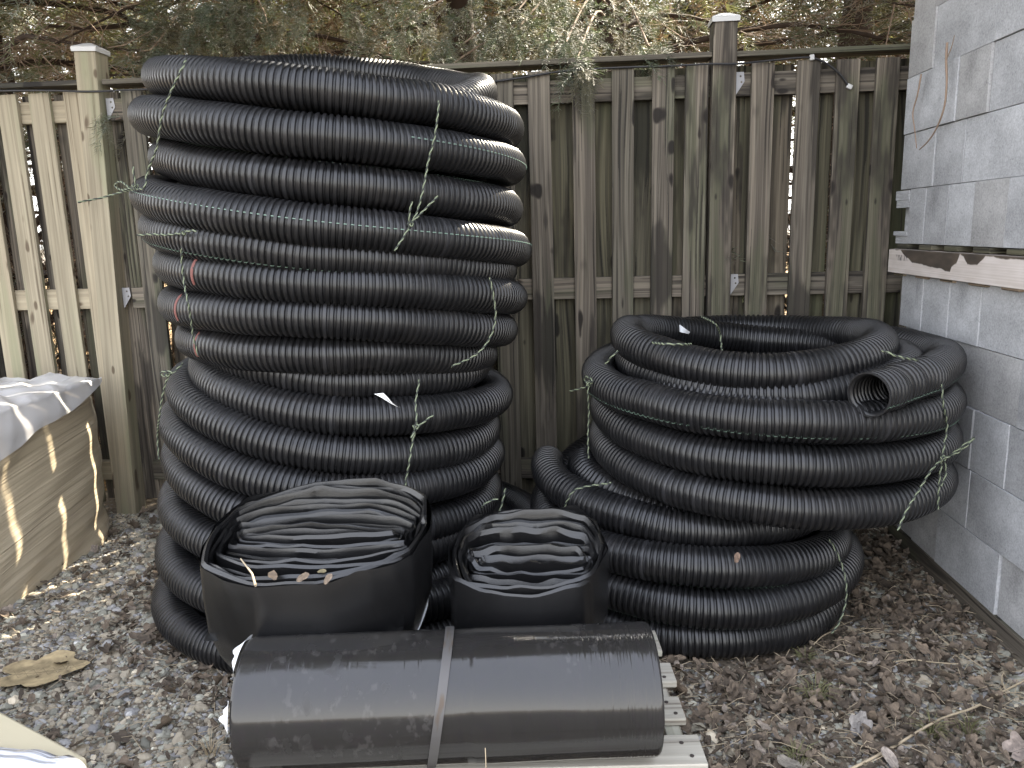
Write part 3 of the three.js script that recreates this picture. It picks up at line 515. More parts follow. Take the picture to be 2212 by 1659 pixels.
  function bundle(label, cx, cz, a, b, hTop, tilt, base, sd, flat, layers, strapH, second) {
    reseed(sd);
    const o = thing('fabric_bundle', label, 'fabric bundle', [cx, base, cz]), H = hTop - base, N = 80;
    const corner = Array.from({ length: 9 }, () => rr(0, 1)).sort((p, q) => p - q);
    const nv = 10, cor = Array.from({ length: nv }, (_, i) => (i + rr(-0.32, 0.32)) / nv);
    const at = (t, k) => {                         // outline of layer k at turn t
      const ang = t * 2 * Math.PI, w = 1 - k, aa = a * (1 - 0.62 * k * flat[0]), bb = b * (1 - k * flat[1]), ex = 2.6 + k * 3.5;
      const c = Math.cos(ang), s = Math.sin(ang), m = Math.pow(Math.pow(Math.abs(c), ex) + Math.pow(Math.abs(s), ex), -1 / ex), n = 1 + 0.05 * noise1(((t % 1) + 1) % 1 * 7 + k * 3.1, sd) * Math.sin(Math.PI * (((t % 1) + 1) % 1)) ** 0.3;
      return [aa * c * m * n, bb * s * m * n];
    };
    const shape = (t, k) => {                      // straight runs between creased corners
      const j = 0.03 * noise1(k * 17, sd + 4); let i = 0; const tt = ((t % 1) + 1) % 1; while (i < nv && cor[i] <= tt) i++;
      const c0 = i ? cor[i - 1] : cor[nv - 1] - 1, c1 = i < nv ? cor[i] : cor[0] + 1, f = (tt - c0) / (c1 - c0), p = at(c0 + j, k), q = at(c1 + j, k), r = at(tt, k), y = 0.6;
      return [lerp(r[0], lerp(p[0], q[0], f), y), lerp(r[1], lerp(p[1], q[1], f), y)];
    };
    const top = (x, z) => H - tilt * z;
    // outer wrapping
    const prof = [[0, 1.0], [0.05, 1.006], [0.2, 1.01], [0.42, 0.99], [0.6, 0.91], [0.78, 0.78], [0.92, 0.64], [1, 0.5]];
    const wide = (vv) => { let i = 0; while (i < prof.length - 2 && prof[i + 1][0] < vv) i++; return lerp(prof[i][1], prof[i + 1][1], clamp((vv - prof[i][0]) / (prof[i + 1][0] - prof[i][0]))); };
    const wall = (sc, from) => grid(N * 2, prof.length * 3, (u, v) => {
      const vv = from + (1 - from) * v, t = u % 1, [x, z] = shape(t, 0); const q = wide(vv);
      const rip = 1 + 0.06 * noise1(t * 5 + 3, sd + 21) * noise1(vv * 2.2 + t * 2, sd + 23) + 0.02 * (1 - smooth(0, 0.25, vv)) * (1 - 2 * Math.abs(noise1(t * 16, sd + 11))) + 0.012 * noise1(t * 11, sd + 5) * noise1(vv * 3 + 2, sd) + 0.006 * noise1(t * 40 + vv * 3, sd + 6);
      return V(x * q * rip * sc, top(x, z) * (1 - vv) + (1 - smooth(0, 0.3, vv)) * 0.012 * (1 - 2 * Math.abs(noise1(t * 9 + 4, sd + 15))), z * q * rip * sc);
    }, true);
    part('outer_wrap', toCreasedNormals(wall(1, 0), 0.6), fabric, o);
    if (second) part('outer_wrap', wall(1.014, second), fabric, o);
    // folds: each a standing strip with a turned-over edge
    for (let L = 0; L < layers.length; L++) {
      const [k, sink, w, ox, oz] = layers[L];
      part('fold', toCreasedNormals(grid(N, 4, (u, v) => {
        const t = u % 1, [x, z] = shape(t, k), l = Math.hypot(x, z) || 1, q = Math.round(v * 4), jog = 0.011 * noise1(t * 4 + L * 5, sd + 9) + 0.005 * (1 - 2 * Math.abs(noise1(t * 13 + L * 3, sd + 13))) + 0.002 * noise1(t * 31 + L, sd + 3);
        const inw = [0, 0, 0.5, 1, 1][q] * w * (0.5 + 0.9 * Math.abs(noise1(t * 8 + L * 2, sd + 2))), dy = [-0.16, 0, 0.003, -0.006, -0.17][q];
        const sx = x * (1 - inw / l * Math.min(1, Math.abs(x) / (a * 0.25))) + (ox || 0), sz = z - Math.sign(z) * Math.min(Math.abs(z) * 0.8, inw) + (oz || 0);
        return V(sx, top(x, z) - sink + dy + jog + (q > 1 && q < 4 ? 0.75 * (z - sz) : 0) + (q === 4 ? 0 : 0), sz);
      }, true), 0.4), fabric, o);
    }
    part('fold', grid(20, 12, (u, v) => { const x = (u - 0.5) * 1.7 * a, z = (v - 0.5) * 1.6 * b; return V(x, top(x, z) - 0.17 + 0.008 * noise1(v * 9 + u, 4), z); }), fabric, o);
    const ring = []; for (let i = 0; i <= 60; i++) { const t = i / 60 % 1, [x, z] = shape(t, 0); const vv = strapH[0] + strapH[1] * z / b, q = wide(vv) * 1.022; ring.push(V(x * q, top(x, z) * (1 - vv), z * q)); }
    part('strap', tube(ring, 0.0026, 0.0026, 6), twineWhite, o, 'thin white strap round the bundle');
    return o;
  }
  const L1 = [[0.0, 0.0, 0.010, 0, 0], [0.08, 0.002, 0.007], [0.18, 0.006, 0.006], [0.28, 0.014, 0.008, 0.006], [0.38, 0.014, 0.006, -0.006], [0.5, 0.026, 0.012, 0.01, 0.005], [0.62, 0.018, 0.006, 0, -0.004], [0.74, 0.026, 0.008, 0.006, 0], [0.85, 0.02, 0.006, 0, 0.004], [0.95, 0.022, 0.009, -0.006, -0.004]];
  bundle('larger black woven fabric bundle with dry leaves on its folded top', -0.618, -1.765, 0.268, 0.235, 0.545, 0.16, 0.132, 31, [0.45, 0.95], L1, [0.55, 0.3], 0);
  const L2 = [[0.0, 0.0, 0.010, 0, 0], [0.12, 0.0, 0.01], [0.26, 0.008, 0.010, 0.004, 0.004], [0.44, 0.024, 0.012, 0, -0.006], [0.64, 0.03, 0.008, 0.006, 0.004], [0.8, 0.034, 0.01], [0.93, 0.028, 0.012, 0.02, 0.01]];
  bundle('smaller black woven fabric bundle with sharply creased top edges', -0.108, -1.80, 0.196, 0.19, 0.475, 0.2, 0.132, 58, [0.5, 0.93], L2, [0.62, 0.28], 0.42);
}

// ---------------------------------------------------------------- wrapped goods at the left
{
  reseed(42);
  const film = phy({ color: lin(0.95, 0.88, 0.76), roughness: 0.32, clearcoat: 1, clearcoatRoughness: 0.14, bumpMap: tex(1024, 1024, (u, v) => { const w = fbm(u, v, 4, 4, 8, 3) * 0.05, s = v + w, n = Math.floor(0); return [0.45 * fbm(u + 0.4 * v * 0, s + u, 3, 60, 5, 3) + 0.3 * fbm(u, s + u, 8, 120, 7, 2) + 0.25 * fbm(u, v, 5, 5, 3, 3)]; }, false), bumpScale: 0.006, map: tex(512, 512, (u, v) => { const g = fbm(u, v + u, 3, 50, 5, 3), b = fbm(u, v, 5, 5, 6, 4); return mix3([0.66, 0.63, 0.57], [0.82, 0.79, 0.73], clamp(g * 0.8 + b * 0.5 - 0.15)); }) });
  const bale = thing('wrapped_bale', 'bulky bale tightly wrapped in shiny brownish stretch film beside the fence', 'wrapped bale', [-2.6, 0, -2.38]);
  const hw = 0.64, hd = 0.71, H = 0.665;
  part('stretch_film', grid(200, 40, (u, v) => {
    const t = u * 2 * Math.PI + Math.PI, ex = 9, c = Math.cos(t), s = Math.sin(t), m = Math.pow(Math.abs(c) ** ex + Math.abs(s) ** ex, -1 / ex), bul = 1 + 0.018 * noise1(v * 4 + t, 6) + 0.012 * noise1(t * 6 + v * 9, 2), top = v > 0.94 ? (1 - (v - 0.94) * 0.8) : 1;
    return V(hw * c * m * bul * top, 0.006 + v * H + (v > 0.9 ? 0.02 * noise1(t * 3, 5) : 0), hd * s * m * bul * top);
  }, true), film, bale);
  part('top_film', grid(20, 20, (u, v) => V((u - 0.5) * 2 * hw * 0.95, H + 0.004 + 0.02 * noise1(u * 5 + v * 3, 8), (v - 0.5) * 2 * hd * 0.95)), film, bale);
  const clear = phy({ color: lin(0.74, 0.73, 0.73), roughness: 0.26, transmission: 0.35, thickness: 0, side: THREE.DoubleSide, bumpMap: tex(256, 256, (u, v) => [fbm(u, v, 5, 5, 19, 4)], false), bumpScale: 0.006 });
  const sheet = thing('plastic_sheet', 'crumpled translucent white plastic sheet draped over the wrapped bale', 'plastic sheet');
  part('sheet', grid(90, 70, (u, v) => {
    // from the far edge along the bale top, over its right edge and a little down the face
    const z = lerp(-3.05, -1.98, v), lip = lerp(-1.955, -1.91, v), fold = lerp(0.02, 0.26, v ** 0.8) * (0.8 + 0.25 * noise1(v * 9, 3)), s = u * (0.75 + fold), flat = 0.75;
    const rg = (x, q) => 1 - 2 * Math.abs(noise1(x, q)), n = 0.012 * rg(u * 7 + v * 6, 2) + 0.009 * rg(u * 5 - v * 11, 4) + 0.006 * rg(u * 15 + v * 4, 7), lift = 0.10 * smooth(0.15, 0.7, v) * Math.sin(Math.PI * clamp(s / flat));
    return s < flat ? V(lip - flat + s, H + 0.03 + lift + n, z) : V(lip + 0.012 + 0.35 * n + 0.02 * smooth(0, 0.1, s - flat), H + 0.03 - (s - flat) + 0.3 * n, z);
  }), clear, sheet);
  // cream carton in film by the camera
  const cart = thing('wrapped_carton', 'cream carton edged with glossy clear film in the near left corner', 'carton');
  const cream = std({ color: lin(0.44, 0.39, 0.27), roughness: 0.6 });
  const A = [[-1.75, -1.64], [-0.925, -1.232], [-0.95, -1.20], [-1.08, -1.215], [-1.75, -1.34]];
  const sh = new THREE.Shape(A.map(([x, z]) => new THREE.Vector2(x, -z)));
  part('carton', new THREE.ExtrudeGeometry(sh, { depth: 0.29, bevelEnabled: true, bevelSize: 0.006, bevelThickness: 0.006, bevelSegments: 2 }).rotateX(-Math.PI / 2), cream, cart);
  const gloss = phy({ color: lin(0.5, 0.51, 0.54), roughness: 0.16, clearcoat: 1, clearcoatRoughness: 0.1, bumpMap: tex(512, 128, (u, v) => [fbm(u, v, 4, 22, 3, 4)], false), bumpScale: 0.01 });
  const edge = curve([V(-1.75, 0.305, -1.345), V(-1.3, 0.307, -1.285), V(-1.09, 0.307, -1.238), V(-0.97, 0.305, -1.218), V(-0.90, 0.295, -1.20), V(-0.872, 0.25, -1.185)], 60);
  const fr = edge.map((p, i) => p);
  part('film_edge', grid(60, 22, (u, v) => { const p = fr[Math.round(u * 60)], a = lerp(2.0, -2.4, v), q = 0.040 * (1 + 0.14 * noise1(u * 13 + v * 2, 5) + 0.10 * noise1(v * 9 + u * 4, 2)); return V(p.x, p.y - 0.034 + Math.sin(a) * q, p.z + 0.012 + Math.cos(a) * q); }), gloss, cart);
}

// ---------------------------------------------------------------- gravel, leaves, twigs
function leafGeo(kind, curl, sd) {               // lobed or oval dry leaf, curled
  const n = 26, lob = (t) => kind === 0 ? 0.5 + 0.32 * Math.abs(Math.cos(2.5 * t)) ** 0.7 + 0.05 * noise1(t * 6, sd) : 0.42 + 0.1 * Math.cos(2 * t) + 0.06 * Math.cos(t) + 0.035 * noise1(t * 9, sd);
  const ringN = 4, P = [], I = [], U = [];
  for (let j = 0; j <= ringN; j++) for (let i = 0; i < n; i++) { const t = i / n * 2 * Math.PI, r = lob(t) * j / ringN, x = r * Math.cos(t), z = r * Math.sin(t) * 0.85; P.push(x, curl * (0.9 * z * z + 0.5 * x * x * (sd % 2 ? 1 : -0.6)) + 0.07 * noise1(x * 4 + z * 3 + sd, sd) * j / ringN + (Math.abs(z) < 0.03 ? -0.012 : 0), z); U.push(x + 0.5, z + 0.5); }
  for (let j = 0; j < ringN; j++) for (let i = 0; i < n; i++) { const q = (i + 1) % n, a = j * n + i, b = j * n + q; I.push(a, a + n, b, b, a + n, b + n); }
  const g = new THREE.BufferGeometry(); g.setAttribute('position', new THREE.Float32BufferAttribute(P, 3)); g.setAttribute('uv', new THREE.Float32BufferAttribute(U, 2)); g.setIndex(I); g.computeVertexNormals();
  return g;
}
const leafTex = tex(128, 128, (u, v) => { const x = u - 0.5, z = v - 0.5, vein = Math.min(Math.abs(z), Math.abs(Math.abs(z) - Math.abs(((x + 0.5) * 6 % 1) - 0.5) * 0.3)) < 0.012 ? 0.82 : 1, f = 0.75 + 0.5 * (fbm(u, v, 6, 6, 3, 4) - 0.5); const c = f * vein; return [c, c * 0.985, c * 0.96]; });
const leafMat = std({ map: leafTex, roughness: 0.85, side: THREE.DoubleSide });
const footprint = (x, z) => {                    // is something standing here?
  if (Math.hypot(x + 0.763, z + 2.64) < 0.60) return true; if (Math.hypot(x - 0.414, z + 2.587) < 0.53) return true;
  if (x > -0.8 && x < 0.26 && z > -2.03 && z < -1.28) return true; if (x < -1.98 && z < -2.15 && z > -3.1) return true; if (x > 1.262 && z > -3.1) return true;
  return false;
};
{
  reseed(2024);
  const stoneGeo = [0, 1, 2, 3].map((k) => { const g = new THREE.IcosahedronGeometry(1, 1), p = g.attributes.position; const seen = {}; for (let i = 0; i < p.count; i++) { const key = [p.getX(i), p.getY(i), p.getZ(i)].map((q) => q.toFixed(3)).join(); const s = seen[key] ??= 0.78 + 0.4 * rnd(); p.setXYZ(i, p.getX(i) * s, p.getY(i) * s * 0.55, p.getZ(i) * s * (0.65 + 0.1 * k)); } g.computeVertexNormals(); return g; });
  const stoneMat = std({ color: 0xffffff, roughness: 0.9, bumpMap: concreteBump, bumpScale: 0.001 });
  const M = new THREE.Matrix4(), Q = new THREE.Quaternion(), E = new THREE.Euler(), S = V(), c = new THREE.Color();
  const gravel = new THREE.Group(); gravel.name = 'gravel'; gravel.userData = { kind: 'stuff', label: 'loose grey gravel covering the ground round the stacks' }; scene.add(gravel);
  const N = 10000;
  stoneGeo.forEach((g, k) => {
    const im = new THREE.InstancedMesh(g, stoneMat, N); im.name = 'stones'; im.userData.kind = 'stuff'; im.castShadow = im.receiveShadow = true;
    for (let i = 0; i < N; i++) {
      let x, z, right; do { x = rr(-2.5, 1.3); z = rr(-3.3, -1.3); right = smooth(-0.2, 0.9, x); } while (footprint(x, z) || (x > -0.1 && rnd() < 0.42 - 0.4 * smooth(0.9, 1.2, x)));
      const s = rnd() < 0.05 ? rr(0.010, 0.022) : rr(0.003, 0.0095); S.set(s, s, s); E.set(rr(-0.5, 0.5), rr(0, 6.3), rr(-0.5, 0.5)); Q.setFromEuler(E); M.compose(V(x, s * 0.15, z), Q, S); im.setMatrixAt(i, M);
      const t = rnd(), l = rr(0.16, 0.42) * (rnd() < 0.05 ? 1.8 : 1); c.setRGB(l * (t < 0.5 ? 1.15 : 1.03), l * (t < 0.5 ? 1.0 : 1.0), l * (t < 0.5 ? 0.76 : t < 0.7 ? 0.97 : 0.82)); im.setColorAt(i, c);
    }
    gravel.add(im);
  });
  const litter = new THREE.Group(); litter.name = 'leaf_litter'; litter.userData = { kind: 'stuff', label: 'brown dry leaf litter spread over the gravel' }; scene.add(litter);
  const lg = [leafGeo(0, 0.5, 3), leafGeo(1, 0.9, 4), leafGeo(1, 1.4, 5), leafGeo(0, 1.1, 6), leafGeo(1, -0.7, 8)];
  lg.forEach((g, k) => {
    const n = [700, 1200, 1300, 600, 1200][k], im = new THREE.InstancedMesh(g, leafMat, n); im.name = 'dry_leaves'; im.userData.kind = 'stuff'; im.castShadow = im.receiveShadow = true;
    for (let i = 0; i < n; i++) {
      let x, z, p; do { x = rr(-2.3, 1.26); z = rr(-3.25, -1.35); const ds = Math.hypot(x + 0.763, z + 2.64); p = x > 0.1 ? 0.85 - 0.6 * smooth(0.95, 1.2, x) * smooth(-2.4, -1.9, z) : (ds < 0.85 ? 0.5 : 0.10); } while (footprint(x, z) || rnd() > p);
      const s = rr(0.012, 0.038); S.set(s, s, s * rr(0.6, 1)); E.set(rr(-0.7, 0.7), rr(0, 6.3), rr(-0.7, 0.7)); Q.setFromEuler(E); M.compose(V(x, rr(0.006, 0.03), z), Q, S); im.setMatrixAt(i, M);
      const t = rnd(); if (t < 0.1) c.setRGB(0.42, 0.36, 0.31); else { const l = rr(0.5, 1.35); c.setRGB(0.235 * l, 0.185 * l, 0.14 * l); } im.setColorAt(i, c);
    }
    litter.add(im);
  });
  // thin twigs and grass stalks among the leaves
  const stalks = []; for (let i = 0; i < 520; i++) { let x, z; do { x = rnd() < 0.7 ? rr(0.1, 1.25) : rr(-2, 0); z = rr(-2.6, -1.4); } while (footprint(x, z)); const a = rr(0, 6.3), l = rr(0.03, 0.16), k = rr(-0.3, 0.3); stalks.push(tube([V(x, 0.015, z), V(x + Math.cos(a) * l * 0.5, rr(0.012, 0.035), z + Math.sin(a) * l * 0.5), V(x + Math.cos(a + k) * l, 0.014, z + Math.sin(a + k) * l)], 0.0011, 0.0007, 4)); }
  const st = part('twig_litter', mergeGeometries(stalks), twigTan, scene); st.userData = { kind: 'stuff', label: 'fine dry stalks scattered among the leaves' };
  // grass tufts
  const grassMat = std({ color: lin(0.17, 0.17, 0.075), roughness: 0.8, side: THREE.DoubleSide });
  const tuft = (x, z, n, h) => { const gs = []; for (let i = 0; i < n; i++) { const a = rr(0, 6.3), l = h * rr(0.5, 1.1), o = rr(0, 0.02), lean = rr(0.3, 1.1); const b = V(x + Math.cos(a) * o, 0.004, z + Math.sin(a) * o); gs.push(tube([b, b.clone().add(V(Math.cos(a) * l * lean * 0.35, l * 0.55, Math.sin(a) * l * lean * 0.35)), b.clone().add(V(Math.cos(a) * l * lean, l * (1 - lean * 0.45), Math.sin(a) * l * lean))], 0.0014, 0.0004, 3, false)); } return mergeGeometries(gs); };
  const tl = [[1740, 1432, 'small green grass tuft at the foot of the short coil stack', 30, 0.05], [1760, 1515, 'sparse grass tuft among leaves in front of the short stack', 40, 0.07], [2010, 1590, 'low grass tuft among pale stones near the bottom edge', 34, 0.06], [2090, 1585, 'wider grass tuft crossed by the long bare twig', 30, 0.055], [1720, 1650, 'grass tuft beside the pallet in the dry leaves', 30, 0.06], [468, 1415, 'dry yellow grass tuft beside the tall coil stack', 34, 0.06], [455, 1630, 'straggling dry grass tuft on the gravel left of the roll', 22, 0.07]];
  for (const [x, y, label, n, h] of tl) { const p = atHeight(x, y, 0); solo('grass_tuft', tuft(p.x, p.z, n, h), x < 600 ? twigTan : grassMat, label, 'grass tuft'); }
  // bare twigs lying on the leaves
  const twigs = [
    ['long pale bare twig lying across the leaves at lower right', [[1790, 1680], [1850, 1655], [1935, 1610], [2000, 1570], [2045, 1548], [2100, 1530], [2170, 1492], [2230, 1462]], 0.0036, [[2172, 1490], [2164, 1466], [2168, 1452]]],
    ['short forked twig lying on leaves beside the block stack', [[1930, 1430], [1968, 1425], [2020, 1431], [2070, 1434]], 0.0022, [[1968, 1425], [1945, 1432], [1925, 1442]]],
    ['thin twig leaning against the foot of the short coil stack', [[1748, 1402], [1780, 1372], [1812, 1360]], 0.0018, null],
    ['thin brown stem slanting through dark leaves by the blocks', [[1990, 1340], [2040, 1385], [2090, 1420], [2135, 1450]], 0.0018, null],
  ];
  for (const [label, pts, r, side] of twigs) { const t = thing('twig', label, 'twig'); part('stem', tube(curve(pts.map(([x, y], i) => atHeight(x, y, 0.022 + (i % 2) * 0.006)), 30), r, r * 0.75, 7), twigTan, t); if (side) part('side_shoot', tube(curve(side.map(([x, y], i) => atHeight(x, y, 0.024 + i * 0.008)), 8), r * 0.6, r * 0.3, 5), twigTan, t); }
  // single leaves that stand out
  const oneLeaf = (label, x, y, h, s, rot, col, kind = 0, tilt = [0, 0]) => { const g = leafGeo(kind, 0.5, Math.round(s * 1000)), m = solo('dry_leaf', g, std({ map: leafTex, roughness: 0.8, side: THREE.DoubleSide, color: lin(...col) }), label, 'leaf'); const p = atHeight(x, y, h); m.position.copy(p); m.scale.set(s, s, s * 0.9); m.rotation.set(tilt[0], rot, tilt[1]); return m; };
  oneLeaf('large tan leaf lying flat on the gravel near the wrapped bale', 88, 1452, 0.022, 0.155, 0.3, [0.62, 0.50, 0.30], 0).scale.y = 0.045;
  oneLeaf('white-backed small leaf in the leaf litter right of the pallet', 1858, 1568, 0.03, 0.045, 1.2, [0.36, 0.34, 0.33], 0, [0.5, 0.2]);
  oneLeaf('pale pinkish leaf lying at the far right bottom corner', 2206, 1618, 0.03, 0.06, 0.4, [0.5, 0.42, 0.38], 0, [0.4, -0.2]);
  oneLeaf('pale curled leaf touching the long bare twig', 1925, 1640, 0.03, 0.05, 2.2, [0.5, 0.44, 0.4], 1, [0.6, 0.3]);
  oneLeaf('cream leaf at the bottom edge near the pallet corner', 1708, 1650, 0.025, 0.055, 2.8, [0.34, 0.31, 0.27], 1, [0.4, 0.1]);
  oneLeaf('thin buff leaf lying beside the pallet boards', 1500, 1572, 0.02, 0.05, 0.2, [0.45, 0.42, 0.34], 1, [0.2, 0]);
  oneLeaf('upright pinkish leaf caught on the front of the fabric bundle top', 707, 1252, 0.53, 0.026, 0.9, [0.30, 0.235, 0.18], 1, [0.9, 0.3]);
  oneLeaf('torn brown leaf in the front folds of the larger bundle', 652, 1248, 0.53, 0.03, 0.5, [0.27, 0.205, 0.15], 1, [0.7, 0.2]);
  oneLeaf('crumpled leaf heap at the left inside the larger bundle top', 590, 1243, 0.525, 0.034, 2.4, [0.24, 0.18, 0.13], 1, [0.7, -0.4]);
  oneLeaf('small olive leaf between the larger bundle front folds', 694, 1234, 0.525, 0.02, 0.1, [0.3, 0.26, 0.15], 1, [0.5, 0]);
  oneLeaf('tiny brown leaf clinging to the lower coil of the short stack', 1592, 1206, 0.33, 0.03, 1.4, [0.32, 0.22, 0.17], 1, [1.1, 0.4]).position.copy(onStack(stackFrame(9.1, 2.62), 1592, 1206, 0.556));
  solo('stalk', tube([atHeight(520, 1207, 0.535), atHeight(545, 1240, 0.535), atHeight(552, 1265, 0.53)], 0.0016, 0.0028, 6), twigTan, 'straw-coloured stalk hanging over the front of the larger bundle', 'stalk');
}

// ---------------------------------------------------------------- evergreens behind the fence
{
  reseed(314);
  // a flat spray of scale-leaved twigs: a stem with many narrow leaflets
  const sprayGeo = (n, len) => { const P = [], I = [], N = []; const add = (b, d, l, w0, nrm, w = w0 * 0.55) => { const sde = V().crossVectors(d, nrm).normalize().multiplyScalar(w); const o = P.length / 3; for (const q of [b.clone().sub(sde), b.clone().add(sde), b.clone().addScaledVector(d, l * 0.6).add(sde.clone().multiplyScalar(0.8)), b.clone().addScaledVector(d, l * 0.6).sub(sde.clone().multiplyScalar(0.8)), b.clone().addScaledVector(d, l)]) P.push(q.x, q.y, q.z); I.push(o, o + 1, o + 2, o, o + 2, o + 3, o + 3, o + 2, o + 4); };
    for (let i = 0; i < n; i++) { const t = i / n, s = i % 2 ? 1 : -1, b = V(0, -0.10 * t * t, len * t), d = V(s * rr(0.5, 1), rr(-0.45, 0.45), rr(0.5, 1.1)).normalize(); add(b, d, len * rr(0.22, 0.42) * (1 - 0.5 * t), len * 0.022, V(rr(-0.6, 0.6), 1, rr(-0.6, 0.6)).normalize()); if (rnd() < 0.8) { const b2 = b.clone().addScaledVector(d, len * 0.14), d2 = d.clone().add(V(rr(-0.7, 0.7), rr(-0.7, 0.7), rr(-0.3, 0.7))).normalize(); add(b2, d2, len * 0.17, len * 0.018, V(rr(-1, 1), 1, rr(-1, 1)).normalize()); } }
    const g = new THREE.BufferGeometry(); g.setAttribute('position', new THREE.Float32BufferAttribute(P, 3)); g.setIndex(I); g.computeVertexNormals(); return g; };
  const sprays = [sprayGeo(38, 0.2), sprayGeo(44, 0.2), sprayGeo(32, 0.2)];
  const foliage = phy({ color: 0xffffff, roughness: 0.75, side: THREE.DoubleSide, transmission: 0.55, thickness: 0 });
  const M = new THREE.Matrix4(), Q = new THREE.Quaternion(), S = V(), c = new THREE.Color();
  // gaps that let the low sun reach the top of the tall stack and the left post
  const gaps = [[V(-0.3, 1.5, -2.65), 0.5], [V(-0.2, 1.42, -2.78), 0.55], [V(-0.75, 1.7, -2.9), 0.4], [V(-1.9, 1.95, -3.25), 0.25], [V(-1.95, 0.4, -2.7), 0.42], [V(-0.2, 2.3, -3.9), 0.22], [V(0.7, 2.25, -3.9), 0.2], [V(-0.9, 2.3, -3.9), 0.22]];
  const inGap = (p) => gaps.some(([o, r]) => { const d = p.clone().sub(o), t = d.dot(SUN); return t > (o.z < -3.8 ? 0.25 : 0) && d.addScaledVector(SUN, -t).length() < r; });
  function tree(label, x, z, H, R, nLimb, nSpray, nTwig, tone, brown, lowBare, spread = z > -7 ? 0.9 : 0, extra = []) {
    const t = thing('evergreen_tree', label, 'evergreen tree', [x, 0, z], 'evergreen trees beyond the fence');
    const tp = []; for (let i = 0; i <= 10; i++) tp.push(V(0.12 * noise1(i * 0.6, x * 10 | 0), H * 0.95 * i / 10, 0.12 * noise1(i * 0.6 + 9, z * 10 | 0))); tp[0].set(0, 0, 0);
    part('trunk', tube(tp, 0.11, 0.02, 10), bark, t);
    const limbs = [], limbs2 = [], twigs = [], mats = [[], [], []], cols = [[], [], []];
    for (let i = 0; i < nLimb; i++) {
      const h = lerp(0.7, H * 0.93, Math.pow(i / nLimb, 1.15)), a = i * 2.4 + rr(-0.4, 0.4), len = R * (1 - 0.7 * Math.pow(h / H, 2)) * rr(0.75, 1.15) * (1 + spread * smooth(2.6, 3.6, h)), rise = rr(-0.05, 0.45), pts = [];
      const b = V(0, h, 0); for (let k = 0; k <= 7; k++) { const q = k / 7; pts.push(V(Math.cos(a + 0.25 * noise1(q * 3 + i, 4)) * len * q, h + len * (rise * q - 0.3 * q * q) + 0.05 * noise1(q * 5 + i * 3, 7), Math.sin(a + 0.25 * noise1(q * 3 + i, 4)) * len * q)); }
      for (let k = 0; k < 8; k++) if (z + pts[k].z > -3.5 && pts[k].y < 2.05) pts[k].z = -3.5 - z;
      if (pts.slice(2).some((p) => inGap(V(x, 0, z).add(p)))) continue;
      limbs.push(tube(pts, 0.012 + 0.016 * (1 - h / H), 0.004, 5, false));
      const per = nSpray / nLimb * (h > 3.2 ? 1 : 0.75), lv = smooth(lowBare, lowBare + 0.8, h);
      for (let s = 0; s < per; s++) {
        const q = Math.pow(rnd(), 0.6) , f = Math.min(6.99, q * 7), k = Math.floor(f), p = pts[k].clone().lerp(pts[k + 1], f - k).add(V(rr(-0.28, 0.28), rr(-0.2, 0.2), rr(-0.28, 0.28)).multiplyScalar(0.6 + q));
        if (p.z + z > -3.45 && p.y < 1.95) continue; if (h > 3 && p.z + z > -3.9 && p.y < 2.8) continue;
        const w = V(x, 0, z).add(p); if (inGap(w)) continue; if (q < 0.45 && rnd() < 0.8 && h < 3) continue; if (z > -7 && h > 1.7 && h < 4.2 && Math.sin(a) < -0.1 && rnd() < 0.75) continue; if (rnd() > lerp(0.12, 1, lv)) continue;
        const dir = V(Math.cos(a), rr(-0.6, 0.2), Math.sin(a)).add(V(rr(-0.8, 0.8), rr(-0.3, 0.3), rr(-0.8, 0.8))).normalize(), sc = rr(0.7, 1.35) * (h > 3 ? 2.5 : 1), g = s % 3;
        M.lookAt(V(), dir.clone().negate(), V(rr(-0.3, 0.3), 1, rr(-0.3, 0.3))); Q.setFromRotationMatrix(M); S.set(sc, sc, sc); mats[g].push(new THREE.Matrix4().compose(p, Q, S));
        const l = rr(0.6, 1.3), yl = rnd(); cols[g].push(yl < brown ? new THREE.Color().setRGB(0.19 * l, 0.135 * l, 0.075 * l) : yl < brown + 0.25 ? new THREE.Color().setRGB(0.155 * l, 0.16 * l, 0.06 * l) : new THREE.Color().setRGB(tone[0] * l, tone[1] * l, tone[2] * l));
      }
      for (let s = 0; s < nTwig / nLimb; s++) {
        if (h > 3.6 && s > 2) break;
        const q = rr(0.1, 0.95), f = Math.min(6.99, q * 7), k = Math.floor(f), p = pts[k].clone().lerp(pts[k + 1], f - k), d = V(Math.cos(a) * 0.8, rr(-0.6, 0.5), Math.sin(a) * 0.8).add(V(rr(-1, 1), rr(-0.4, 0.4), rr(-1, 1))).normalize(), l = rr(0.2, 0.65);
        const e = p.clone().addScaledVector(d, l), m = p.clone().addScaledVector(d, l * 0.5).add(V(rr(-0.05, 0.05), rr(-0.06, 0.02), rr(-0.05, 0.05)));
        if (e.z + z > -3.45 && e.y < 2.0) continue;
        if (inGap(V(x, 0, z).add(m))) continue;
        twigs.push(tube([p, m, e], rr(0.0025, 0.005), 0.001, 3, false));
        if (rnd() < 0.8) { const d2 = d.clone().add(V(rr(-0.8, 0.8), rr(-0.8, 0.5), rr(-0.8, 0.8))).normalize(); const e2 = m.clone().addScaledVector(d2, l * 0.6); if (!(e2.z + z > -3.45 && e2.y < 2.0)) twigs.push(tube([m, m.clone().lerp(e2, 0.5).add(V(0, 0.02, 0)), e2], 0.002, 0.0008, 3, false)); }
      }
    }
    part('limbs', mergeGeometries(limbs), bark, t).userData.kind = 'stuff';
